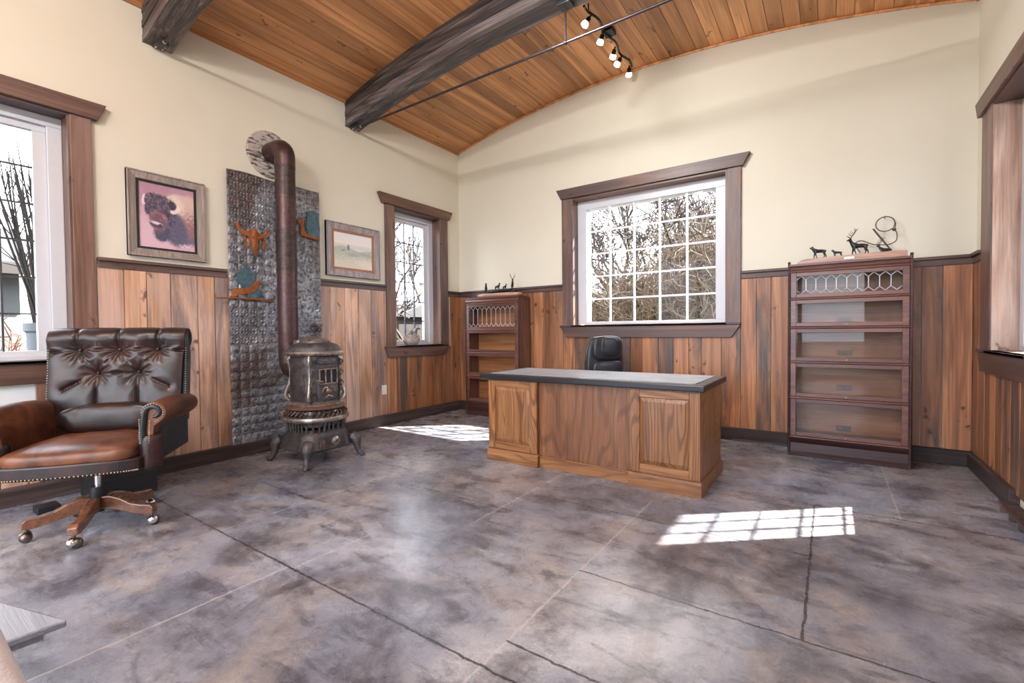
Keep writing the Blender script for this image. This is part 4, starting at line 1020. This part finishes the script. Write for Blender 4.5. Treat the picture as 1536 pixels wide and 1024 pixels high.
# backrest: profile loop in (f, z)
front = [(-.235, .50), (-.245, .60), (-.258, .72), (-.272, .84), (-.286, .96), (-.30, 1.06), (-.312, 1.13)]
roll_c, roll_r = (-.385, 1.165), .082
roll = [(roll_c[0]+roll_r*math.cos(a), roll_c[1]+roll_r*math.sin(a)) for a in [-.35+4.1*i/13 for i in range(14)]]
backp = [(-.415, 1.06), (-.385, .9), (-.36, .7), (-.34, .50)]
def dens(P, k):
    o = []
    for i in range(len(P)-1):
        for j in range(k): o.append((P[i][0]+(P[i+1][0]-P[i][0])*j/k, P[i][1]+(P[i+1][1]-P[i][1])*j/k))
    return o + [P[-1]]
prof = dens(front, 13)+roll[1:]+dens(backp, 2)
bw = .375
btn = [(-.22, 1.10), (0.0, 1.10), (.22, 1.10), (-.115, .945), (.115, .945)]
creases = [((-.22, 1.10), (-.115, .945)), ((0, 1.10), (-.115, .945)), ((0, 1.10), (.115, .945)), ((.22, 1.10), (.115, .945)), ((-.22, 1.10), (-.22, 1.25)), ((0, 1.10), (0, 1.25)), ((.22, 1.10), (.22, 1.25)),
           ((-.22, 1.10), (-.37, 1.09)), ((.22, 1.10), (.37, 1.09)), ((-.22, 1.10), (0, 1.10)), ((0, 1.10), (.22, 1.10)), ((-.115, .945), (-.12, .72)), ((.115, .945), (.12, .72)), ((-.115, .945), (-.30, .84)), ((.115, .945), (.30, .84)), ((-.115, .945), (.115, .945))]
def segd(p, a, b):
    ax, ay = a; bx_, by_ = b; dx, dy = bx_-ax, by_-ay; u = max(0, min(1, ((p[0]-ax)*dx+(p[1]-ay)*dy)/(dx*dx+dy*dy))); return math.hypot(p[0]-ax-u*dx, p[1]-ay-u*dy)
NP = len(prof); nf = len(dens(front, 13))
def backpt(i, l):
    f, z = prof[i]; k = l/bw
    a = prof[(i+1) % NP]; b = prof[i-1]; tx, tz = a[0]-b[0], a[1]-b[1]; L_ = math.hypot(tx, tz) or 1; nx, nz = tz/L_, -tx/L_
    edge = 1-max(0, abs(k)-.88)/.12*.0
    d = 0.
    if i < nf+7:
        w = 1 if i < nf else max(0, 1-(i-nf)/7)
        dd = 0
        for bp in btn: r2 = (l-bp[0])**2+(z-bp[1])**2; dd = max(dd, .018*math.exp(-r2/.0007)+.034*math.exp(-r2/.0085))
        for c in creases: sg = segd((l, z), *c); dd = max(dd, .013*math.exp(-(sg/.009)**2)+.010*math.exp(-(sg/.035)**2))
        for bp in btn:
            an = math.atan2(z-bp[1], l-bp[0]); rr = math.hypot(l-bp[0], z-bp[1]); dd += .0045*math.sin(an*9+bp[0]*30)*math.exp(-((rr-.055)/.035)**2)
        puff = .022*(1-k**6)
        d = (puff-dd)*w
    wid = 1.0-.035*max(0, min(1, (1.0-z)/.45))+.035*max(0, min(1, (z-1.02)/.16))
    pinch = 1-.12*max(0, (abs(k)-.9)/.1)
    return (f+nx*d, l*wid, z+nz*d)
m = MB(); nl = 124
vs = [backpt(i, -bw+2*bw*j/(nl-1)) for i in range(NP) for j in range(nl)]
fs = [(i*nl+j, i*nl+j+1, ((i+1) % NP)*nl+j+1, ((i+1) % NP)*nl+j) for i in range(NP) for j in range(nl-1)]
fs += [tuple(i*nl for i in range(NP)), tuple(i*nl+nl-1 for i in range(NP))[::-1]]
m.add(vs, fs); B_ = m.build('backrest', 'leather', t, smooth=50)
for bp in btn:
    f = -.331 if bp[1] > 1 else -.310; m = MB(); m.ball((f+.002, bp[0], bp[1]), .010, 10, 8, (.6, 1, 1)); m.build('button', 'leather', B_, smooth=60)
for s in (-1, 1):     # side welts with scrolls
    m = MB(); l0 = s*(bw+.002)
    P = [(-.30, .60), (-.325, .85), (-.352, 1.08)] + [(roll_c[0]+.002+.055*math.cos(a), roll_c[1]+.055*math.sin(a)) for a in [.2+4.0*i/12 for i in range(13)]]
    m.tube([(p[0], l0, p[1]) for p in P], [.030, .034, .034]+[.026-.0012*i for i in range(13)], 8, flat=.6); m.build('side_welt', 'leather_black', B_, smooth=60)
    m = MB(); sp = 0
    for off in (-.028, .028):
        for i in range(30): z = .62+.5*i/30; f = -.30-.105*(z-.6)+off; m.ball((f, s*(bw+.014), z), .0042, 6, 4)
    for i in range(16): a = -.2+4.2*i/15; m.ball((roll_c[0]+.058*math.cos(a), s*(bw+.012), roll_c[1]+.058*math.sin(a)), .0042, 6, 4)
    m.build('nailhead_trim', 'brass', B_, smooth=60)
# lumbar pillow
def wr_(p):
    return Vector((p.x+.008*math.sin(p.y*55)*(1-abs(p.y)/.3)+.006*math.sin(p.y*23+p.z*30), p.y, p.z))
m = MB(); m.super((-.185, 0, .655), (.065, .275, .10), .75, .35, 48, 20, fn=wr_); m.build('lumbar_pillow', 'leather', t, smooth=60)
# seat
def seatf(p):
    k = (1-min(1, abs(p.y)/.31)**3)*(1-min(1, abs(p.x)/.30)**4)
    return Vector((p.x, p.y, p.z+(.028*k if p.z > 0 else 0)+.003*math.sin(p.y*40+p.x*14)*(p.z > 0)))
m = MB(); m.super((.055, 0, .512), (.30, .318, .045), .42, .3, 56, 22, fn=seatf); m.build('seat_cushion', 'leather_worn', t, smooth=60)
# seat rail, bowed front
m = MB(); outl = [(-.30, -.345), (.27, -.345)] + [(.30+.055*math.cos(a), .335*math.sin(a)) for a in [-PI/2*.92+PI*.92*i/14 for i in range(15)]] + [(.27, .345), (-.30, .345)]
m.prism(outl, 2, .405, .485); R2 = m.build('seat_rail', 'leather', t, bevel=.012)
m = MB(); n0 = 46
for i in range(n0): a = -PI/2*.86+PI*.86*i/(n0-1); m.ball((.302+.056*math.cos(a), .337*math.sin(a), .416), .0045, 6, 4)
m.build('nailhead_trim', 'brass', R2, smooth=60)
# arms
for s in (-1, 1):
    m = MB(); cc = (.392, .735); rr = .062
    sec = [(cc[0]+rr*math.cos(a), cc[1]+rr*math.sin(a)) for a in [-.9+4.0*i/15 for i in range(16)]] + [(.318, .66), (.312, .60), (.315, .54), (.375, .54), (.385, .60), (.392, .655)]
    ns = len(sec); st = 16; vs = []
    for k in range(st+1):
        u = k/st; f = -.33+.585*u; dz = .0+.012*math.sin(PI*u)-.02*(1-u)
        bul = 1+.06*math.sin(PI*u)
        for (l, z) in sec: vs.append((f, s*(cc[0]+(l-cc[0])*bul), cc[1]+(z-cc[1])*bul+dz))
    fs = [(k*ns+j, k*ns+(j+1) % ns, (k+1)*ns+(j+1) % ns, (k+1)*ns+j) for k in range(st) for j in range(ns)] + [tuple(range(ns)), tuple(range(st*ns, st*ns+ns))]
    m.add(vs, fs); A_ = m.build('armrest', 'leather_worn', t, smooth=50)
    m = MB()   # scroll facing of the arm
    P = [(cc[0]+.046*math.cos(a)*(1-.5*i/14), cc[1]+.046*math.sin(a)*(1-.5*i/14)) for i, a in enumerate([3.3-4.9*i/14 for i in range(15)])]
    P = [(.338, .57), (.336, .64)] + P
    m.tube([(.258, s*p[0], p[1]) for p in P], [.018, .020]+[.019-.0006*i for i in range(15)], 8); m.build('arm_facing', 'leather_black', A_, smooth=60)
    m = MB()
    for i in range(18): a = 3.3-4.6*i/17; m.ball((.270, s*(cc[0]+.054*math.cos(a)), cc[1]+.054*math.sin(a)), .0045, 6, 4)
    for i in range(12): m.ball((.272, s*(.326+.002*i/12), .70-.14*i/11), .0045, 6, 4); m.ball((.272, s*(.372+.006*(11-i)/11), .69-.13*i/11), .0045, 6, 4)
    m.build('nailhead_trim', 'brass', A_, smooth=60)
    m = MB(); m.super((.215, s*.36, .50), (.062, .062, .105), .3, 1.0, 24, 12); m.build('arm_post', 'leather', t, smooth=60)
    m = MB(); m.box((-.33, min(s*.345, s*.392), .425), (.17, max(s*.345, s*.392), .645)); m.build('arm_side_panel', 'leather_black', t, bevel=.012)
# swivel base
m = MB(); m.tube([(0, 0, .10), (0, 0, .125), (0, 0, .26)], [.03, .042, .042], 18); m.build('hub', 'plastic', t, smooth=40)
m = MB(); m.tube([(0, 0, .26), (0, 0, .41)], .017, 14); m.build('gas_lift', 'chrome', t, smooth=40)
m = MB(); m.box((-.13, -.10, .375), (.13, .10, .405)); m.box((-.16, -.24, .355), (-.10, -.10, .38)); m.build('tilt_mechanism', 'plastic', t, bevel=.004)
base_rot = math.radians(-33+37)
for k in range(5):
    a = base_rot+2*PI*k/5; Rm = Matrix.Rotation(a, 4, 'Z')
    top = [(.03, .195), (.08, .20), (.14, .182), (.20, .150), (.26, .138), (.315, .135), (.335, .118)]; bot = [(.335, .078), (.30, .072), (.22, .085), (.13, .108), (.03, .120)]
    m = MB(); m.prism(top+bot, 1, -.024, .024); m.xform(Rm); lg = m.build('base_leg', 'walnut', t, bevel=.006)
    m = MB(); c = Rm @ Vector((.315, 0, 0)); m.tube([(c.x, c.y, .09), (c.x, c.y, .045)], .009, 8)
    o_ = Rm @ Vector((.318, .012, 0)); m.ball((o_.x, o_.y, .030), .030, 14, 10); m.build('caster', 'bronze_ball', lg, smooth=60)
    m = MB(); h_ = Rm @ Vector((.322, -.006, 0)); m.ball((h_.x, h_.y, .037), .031, 14, 10, (1, 1, .9)); m.build('caster_hood', 'chrome', lg, smooth=60)

# black desk chair behind the desk
t = thing('office_chair', 'black leather office chair tucked behind the oak desk', 'chair', (2.88, -.80, 0), math.radians(-32))
def bk(p): return Vector((p.x-.10*(p.z/.33)**2*0-.05*p.y*p.y*4, p.y*(1-.10*max(0, p.z)/.33), p.z))
m = MB(); m.super((-.19, 0, .80), (.055, .245, .335), .45, .5, 40, 24, fn=bk); b_ = m.build('backrest', 'leather_black', t, smooth=60)
m = MB(); m.super((-.135, 0, 1.005), (.045, .19, .135), .55, .6, 36, 18, fn=bk); m.build('head_pillow', 'leather_black', b_, smooth=60)
m = MB(); m.super((-.105, 0, 1.02), (.032, .115, .105), .6, .5, 30, 16); m.build('head_panel', 'leather_black', b_, smooth=60)
m = MB(); m.super((-.135, 0, .74), (.045, .20, .13), .5, .6, 36, 18, fn=bk); m.build('lumbar_cushion', 'leather_black', b_, smooth=60)
m = MB(); m.super((.06, 0, .50), (.25, .255, .055), .45, .35, 36, 14); m.build('seat', 'leather_black', t, smooth=60)
for s in (-1, 1):
    m = MB(); m.tube(cr([(-.15, s*.26, .48), (-.13, s*.30, .60), (-.06, s*.31, .68), (.12, s*.31, .68), (.18, s*.29, .62), (.16, s*.26, .50)]), .022, 8); m.build('armrest', 'plastic', t, smooth=60)
m = MB(); m.tube([(0, 0, .10), (0, 0, .45)], .03, 12); m.build('column', 'plastic', t, smooth=40)
for k in range(5):
    a = 2*PI*k/5+.3; m = MB(); m.tube([(.02*math.cos(a), .02*math.sin(a), .14), (.30*math.cos(a), .30*math.sin(a), .085)], [.032, .022], 8); lg = m.build('base_leg', 'plastic', t, smooth=50)
    m = MB(); m.ball((.30*math.cos(a), .30*math.sin(a), .034), .034); m.build('caster', 'plastic', lg, smooth=60)

# black box behind the leather chair, small adapter
t = thing('floor_speaker', 'black box shaped speaker on the floor behind the leather chair', 'speaker', (.37, -4.33, 0))
m = MB(); m.box((-.19, -.18, .012), (.19, .18, .40)); m.build('cabinet', 'plastic', t, bevel=.006)
m = MB(); m.box((.19, -.165, .16), (.198, .165, .385)); m.build('grille', 'black_liner', t, bevel=.003)
for (x, y) in ((-.15, -.14), (.15, -.14), (-.15, .14), (.15, .14)):
    m = MB(); m.lathe([(.018, 0), (.02, .014)], 12, (x, y, 0)); m.build('foot', 'plastic', t)
m = MB(); m.box((.30, -4.78, 0), (.42, -4.66, .045)); tag(m.build('power_adapter', 'plastic', bevel=.006), 'small black power adapter on the floor under the leather chair', 'adapter')

# slotted low stand by the right wall
t = thing('slotted_stand', 'low brown wooden stand with oval slots on the floor by the right wall', 'stand', (5.725, -1.48, 0))
m = MB(); x0, x1, y0, y1, z0, z1 = -.042, .045, -.30, .28, .042, .058
ys = [y1]; slots = [(y1-.075-.125*k, y1-.075-.125*k-.04) for k in range(4)]
m.box((x0, y0, z0), (x0+.018, y1, z1), (.5, .5, .5)); m.box((x1-.012, y0, z0), (x1, y1, z1), (.5, .5, .5))
ed = [y1]+[v_ for s_ in slots for v_ in s_]+[y0]
for i in range(0, len(ed), 2): m.box((x0+.018, ed[i+1], z0), (x1-.012, ed[i], z1), (.5, .5, .5))
for (a, b) in slots:       # rounded slot ends
    for k in range(6):
        c0, c1 = PI/2*k/6, PI/2*(k+1)/6; yc = (a+b)/2; r_ = (a-b)/2
        for sg in (1, -1):
            ya, yb = yc+sg*r_*math.sin(c0), yc+sg*r_*math.sin(c1); xx = x0+.018+.02*(1-math.cos(c1)); m.box((x0+.018, min(ya, yb), z0), (xx, max(ya, yb), z1), (.5, .5, .5))
m.build('slotted_top', 'casing_y', t)
for y in (.24, .06, -.12, -.27):
    m = MB(); m.box((x0+.006, y-.02, 0), (x1-.006, y+.02, z0)); m.build('foot', 'trim_y', t)

# coffee table corner and armchair at the lower left
c0 = Vector((3.01, -5.144, 0)); d1 = Vector((-.957, -.29, 0)); d2 = Vector((-.07, -.997, 0))
t = thing('coffee_table', 'pale grey wood coffee table corner at the lower left', 'table', c0)
def tp(a, b): p = d1*a+d2*b; return (p.x, p.y)
m = MB(); m.prism([tp(0, 0), tp(.95, 0), tp(.95, .65), tp(0, .65)], 2, .382, .402); m.build('tabletop', 'grey_table', t, bevel=.005)
m = MB(); m.prism([tp(.04, .03), tp(.91, .03), tp(.91, .62), tp(.04, .62)], 2, .352, .382); m.build('apron', 'grey_table', t)
for (a, b) in ((.30, .25), (.70, .25), (.30, .42), (.70, .42)):
    m = MB(); m.prism([tp(a, b), tp(a+.05, b), tp(a+.05, b+.05), tp(a, b+.05)], 2, 0, .352); m.build('leg', 'grey_table', t)
t = thing('upholstered_armchair', 'pinkish grey suede armchair cut off at the lower left corner', 'armchair', (3.62, -5.80, 0))
m = MB(); m.super((0, .408, .345), (.44, .085, .295), .35, .3, 40, 20, fn=lambda p: Vector((p.x, p.y+.004*mnoise.noise(p*14), p.z+.006*mnoise.noise(p*9)))); m.build('armrest', 'suede', t, smooth=60)
m = MB(); m.super((0, -.395, .33), (.44, .085, .275), .35, .3, 40, 20); m.build('armrest', 'suede', t, smooth=60)
m = MB(); m.super((.0, 0, .36), (.40, .31, .09), .35, .3, 40, 14); m.build('seat_cushion', 'suede', t, smooth=60)
m = MB(); m.super((.37, 0, .45), (.09, .45, .36), .35, .3, 40, 14); m.build('backrest', 'suede', t, smooth=60)
m = MB(); m.box((-.38, -.42, .07), (.40, .42, .28)); m.build('seat_base', 'suede', t, bevel=.02)
for (x, y) in ((-.36, -.38), (-.36, .38), (.36, -.38), (.36, .38)):
    m = MB(); m.tube([(x, y, 0), (x, y, .08)], [.018, .025], 10); m.build('leg', 'walnut', t, smooth=50)

# ---------------------------------------------------------------- outside
m = MB(); m.box((-60, -60, -.6), (60, 60, -.35)); struct(m.build('ground', 'ground'))
random.seed(21)
def rdir(s=1.): return Vector((random.gauss(0, s), random.gauss(0, s), random.gauss(0, s)))
def shrub(name, label, x, y, h, rad, n, mat='twig', group='bare shrubs outside the big window', z0=-.36, spread=.5, thick=.02, tw=7):
    m = MB()
    for i in range(n):
        a = random.uniform(0, 2*PI); r = rad*.55*math.sqrt(random.random()); p = Vector((r*math.cos(a), r*math.sin(a), 0))
        d = Vector((math.cos(a)*random.uniform(.05, spread), math.sin(a)*random.uniform(.05, spread), 1)).normalized()
        L_ = h*random.uniform(.55, 1.05); k = 5; P = [p.copy()]
        for j in range(k): d = (d+rdir(.10)).normalized(); p = p+d*L_/k; P.append(p.copy())
        m.tube(P, [thick*(1-.8*j/k) for j in range(k+1)], 3, cap=False)
        for j in range(tw):
            u = random.uniform(.15, 1); q = int(u*k); b = P[min(q, k-1)].lerp(P[min(q+1, k)], u*k-q)
            e = (d*.5+rdir(.6)).normalized(); l = random.uniform(.2, .55)*min(1.2, h/2.6)
            m.tube([b, b+e*l*.5+rdir(.02), b+(e+rdir(.25)).normalized()*l], [thick*.55, thick*.45, thick*.2], 3, cap=False)
    o = m.build(name, mat); o.location = (x, y, z0); tag(o, label, 'shrub', group); return o
def grow(m, p, d, L_, r, lev, up=.05):
    k = 4; P = [p.copy()]; q = p.copy(); dd = d.copy()
    for j in range(k): dd = (dd+rdir(.13)+Vector((0, 0, up))).normalized(); q = q+dd*L_/k; P.append(q.copy())
    m.tube(P, [r*(1-.45*j/k) for j in range(k+1)], 5 if lev > 2 else 3, cap=False)
    if lev == 0: return
    nb_ = {5: 4, 4: 4, 3: 4, 2: 4, 1: 3}.get(lev, 3)
    for i in range(nb_):
        u = random.uniform(.35, 1.) if i else 1.; j = min(int(u*k), k-1); b = P[j].lerp(P[j+1], u*k-j) if j < k else P[-1]
        e = (dd+rdir(.55)).normalized(); grow(m, b, e, L_*random.uniform(.55, .8), max(.016, r*.56*(1 if i else 1.1)), lev-1, up)
def tree(label, x, y, d, L_, r, lev, group, mat='bark', z0=-.36, up=.05):
    m = MB(); grow(m, Vector((0, 0, 0)), Vector(d).normalized(), L_, r, lev, up); o = m.build('bare_tree', mat); o.location = (x, y, z0); tag(o, label, 'tree', group); return o
# behind the big window: a thicket
SH = [(-.9, 4.6, 2.5, .9, 'low bare shrub at the left edge of the big window view'), (.3, 4.9, 2.7, 1.0, 'bare shrub left of centre outside the big window'), (1.4, 4.4, 2.9, 1.0, 'bare brown shrub at the centre of the big window view'),
      (2.45, 4.9, 3.6, 1.1, 'tall bare shrub right of centre outside the big window'), (3.3, 4.3, 3.4, 1.1, 'bare brown shrub at the right edge of the big window view'), (4.3, 5.0, 4.2, 1.2, 'tallest bare shrub beyond the right end of the big window')]
for (x, y, h, rd_, lb) in SH: shrub('bare_shrub', lb, x, y, h, rd_, 330, tw=12, thick=.017)
for (x, y, h, rd_, lb) in ((.6, 7.6, 3.0, 1.5, 'hazy bare thicket far behind the left shrubs'), (2.9, 7.4, 4.6, 1.6, 'hazy bare thicket far behind the right shrubs')):
    shrub('bare_thicket', lb, x, y, h, rd_, 340, mat='needle', tw=11, thick=.026, group='bare thickets behind the shrubs')
tree('bare tree with spreading dark branches across the big window', 4.9, 3.2, (-.45, .1, 1), 2.1, .13, 5, 'bare trees outside the big window')
tree('slim bare tree rising behind the shrubs outside the big window', 1.75, 6.0, (.03, 0, 1), 2.6, .13, 5, 'bare trees outside the big window')
tree('bare tree behind the left shrubs outside the big window', .9, 8.2, (.15, 0, 1), 2.7, .14, 5, 'bare trees outside the big window')
tree('wide bare tree farthest back outside the big window', 3.4, 9.0, (-.1, 0, 1), 2.8, .14, 5, 'bare trees outside the big window')
tree('second leaning bare tree at the upper left of the big window view', -.6, 6.8, (.05, 0, 1), 2.6, .13, 5, 'bare trees outside the big window')
tree('leaning bare tree left in the big window view', .1, 5.2, (.22, 0, 1), 2.3, .11, 5, 'bare trees outside the big window')
# outside the left wall
tree('bare tree with fine branches outside the small window', -3.9, 2.5, (.15, -.1, 1), 1.9, .085, 5, 'bare trees outside the small window')
tree('second bare tree farther outside the small window', -6.3, 4.6, (.1, 0, 1), 2.2, .07, 4, 'bare trees outside the small window')
t = thing('garden_shed', 'dark low shed with window seen through the small window', 'shed', (-5.2, 3.3, -.36))
m = MB(); m.box((-1.3, -.9, 0), (1.1, .9, 1.95)); m.build('wall', 'house_wood', t); m = MB(); m.prism([(-1.1, 1.95), (1.1, 1.95), (0, 2.35)], 0, -1.45, 1.25); m.build('roof', 'shingle', t)
m = MB(); m.box((.2, -.92, 1.1), (.9, -.9, 1.7)); m.build('window', 'house_glass', t)
t = thing('neighbour_house', 'house with grey shingle roof and timber posts outside the left window', 'house', (-9.0, -4.6, -.36))
m = MB(); m.box((-2.5, -3.2, 0), (0, 1.2, 2.95)); m.build('wall', 'house_wall', t)
m = MB(); m.prism([(-3.6, 4.1), (-3.2, 4.25), (.62, 3.02), (.62, 2.88), (.4, 2.9)], 1, -3.7, 1.7); m.build('roof', 'shingle', t)
m = MB(); m.box((.55, -3.7, 2.78), (.68, 1.7, 2.98)); m.build('fascia', 'house_wood', t)
for y in (-1.6, .35): m = MB(); m.box((.35, y-.09, 0), (.53, y+.09, 2.85)); m.build('post', 'house_wood', t)
m = MB(); m.box((.0, -.9, 1.1), (.03, -.1, 2.2)); m.build('window', 'house_glass', t)
# tall planter with bare stems
t = thing('tall_planter', 'tall grey planter with thin bare stems outside the left window', 'planter', (-1.75, -4.28, -.35))
m = MB(); m.lathe([(.13, 0), (.15, .4), (.185, 1.58), (.205, 1.6), (.205, 1.68), (.18, 1.68), (.17, 1.6)], 28); m.build('pot', 'planter', t, smooth=40)
m = MB()
for i in range(46):
    a = random.uniform(0, 2*PI); r = .12*math.sqrt(random.random()); p = Vector((r*math.cos(a), r*math.sin(a), 1.6)); d = Vector((math.cos(a)*.16, math.sin(a)*.16, 1)); P = [p]
    for j in range(5): d = (d+rdir(.04)).normalized(); p = p+d*random.uniform(.25, .42); P.append(p)
    m.tube(P, [.012, .011, .010, .008, .006, .003], 4, cap=False)
    for j in range(3): b = P[random.randint(2, 4)]; m.tube([b, b+(d+rdir(.25)).normalized()*random.uniform(.2, .5)], [.006, .002], 3, cap=False)
m.build('stem', 'stem', t)['kind'] = 'stuff'
m = MB(); m.tube([(0, 0, 0), (.05, 0, 1.5), (.0, .05, 3.2), (.1, 0, 5)], [.19, .16, .14, .11], 10); o = m.build('tree_trunk', 'bark', smooth=60); o.location = (-6.2, -5.0, -.36); tag(o, 'thick pale tree trunk outside the left window', 'tree')
shrub('orange_shrub', 'orange leaved shrub by the planter outside the left window', -4.2, -4.35, 1.75, .6, 90, mat='orange_leaf', group='orange shrubs outside the left window', tw=9, thick=.014)
shrub('orange_shrub', 'second orange shrub nearer the house outside the left window', -6.8, -4.5, 1.7, .7, 80, mat='orange_leaf', group='orange shrubs outside the left window', tw=8, thick=.014)
m = MB(); m.box((-3.3, -9, -.35), (-TH-.01, 1.0, -.33)); struct(m.build('patio', 'patio'))

# ---------------------------------------------------------------- light
wd = bpy.data.worlds.new('World'); S.world = wd; wd.use_nodes = True
nt = wd.node_tree; nt.nodes.clear()
ow = nt.nodes.new('ShaderNodeOutputWorld'); bg = nt.nodes.new('ShaderNodeBackground'); nt.links.new(bg.outputs[0], ow.inputs[0])
tc = nt.nodes.new('ShaderNodeTexCoord'); nz = nt.nodes.new('ShaderNodeTexNoise'); nz.inputs['Scale'].default_value = 2.2; nz.inputs['Detail'].default_value = 6
rp = nt.nodes.new('ShaderNodeValToRGB'); rp.color_ramp.elements[0].position = .38; rp.color_ramp.elements[0].color = (.62, .76, 1.0, 1); rp.color_ramp.elements[1].position = .62; rp.color_ramp.elements[1].color = (1, 1, 1, 1)
nt.links.new(tc.outputs['Generated'], nz.inputs['Vector']); nt.links.new(nz.outputs['Fac'], rp.inputs[0]); nt.links.new(rp.outputs[0], bg.inputs[0]); bg.inputs[1].default_value = 1.0
sd = bpy.data.lights.new('sun', 'SUN'); sd.energy = 4.5; sd.angle = math.radians(.6); sd.color = (1, .95, .86)
so = bpy.data.objects.new('sun', sd); COL.objects.link(so)
dv = Vector((-1., -.84, -1.22)).normalized(); so.rotation_euler = dv.to_track_quat('-Z', 'Y').to_euler(); so.location = (8, 6, 9)

# ---------------------------------------------------------------- camera
cd = bpy.data.cameras.new('camera'); cd.sensor_width = 36; cd.lens = 691.533*36/1536; cd.clip_start = .02; cd.clip_end = 300
co = bpy.data.objects.new('camera', cd); COL.objects.link(co)
fw = Vector((-.56816142, .82262002, -.02211103)); rt = Vector((.8229053, .56809219, -.00990607)); up = Vector((-.00441218, .02382353, .99970644))
mm = Matrix.Identity(4)
for i in range(3): mm[i][0] = rt[i]; mm[i][1] = up[i]; mm[i][2] = -fw[i]
mm.translation = (4.7727582, -5.4814443, 1.2); co.matrix_world = mm
S.camera = co
S.view_settings.view_transform = 'Standard'; S.view_settings.look = 'None'; S.view_settings.gamma = 1; S.view_settings.use_curve_mapping = False
S.view_settings.exposure = 3.3
S.cycles.use_denoising = True; S.cycles.max_bounces = 10; S.cycles.diffuse_bounces = 6; S.cycles.glossy_bounces = 5; S.cycles.transparent_max_bounces = 24
S.cycles.caustics_reflective = False; S.cycles.caustics_refractive = False; S.cycles.sample_clamp_indirect = 8
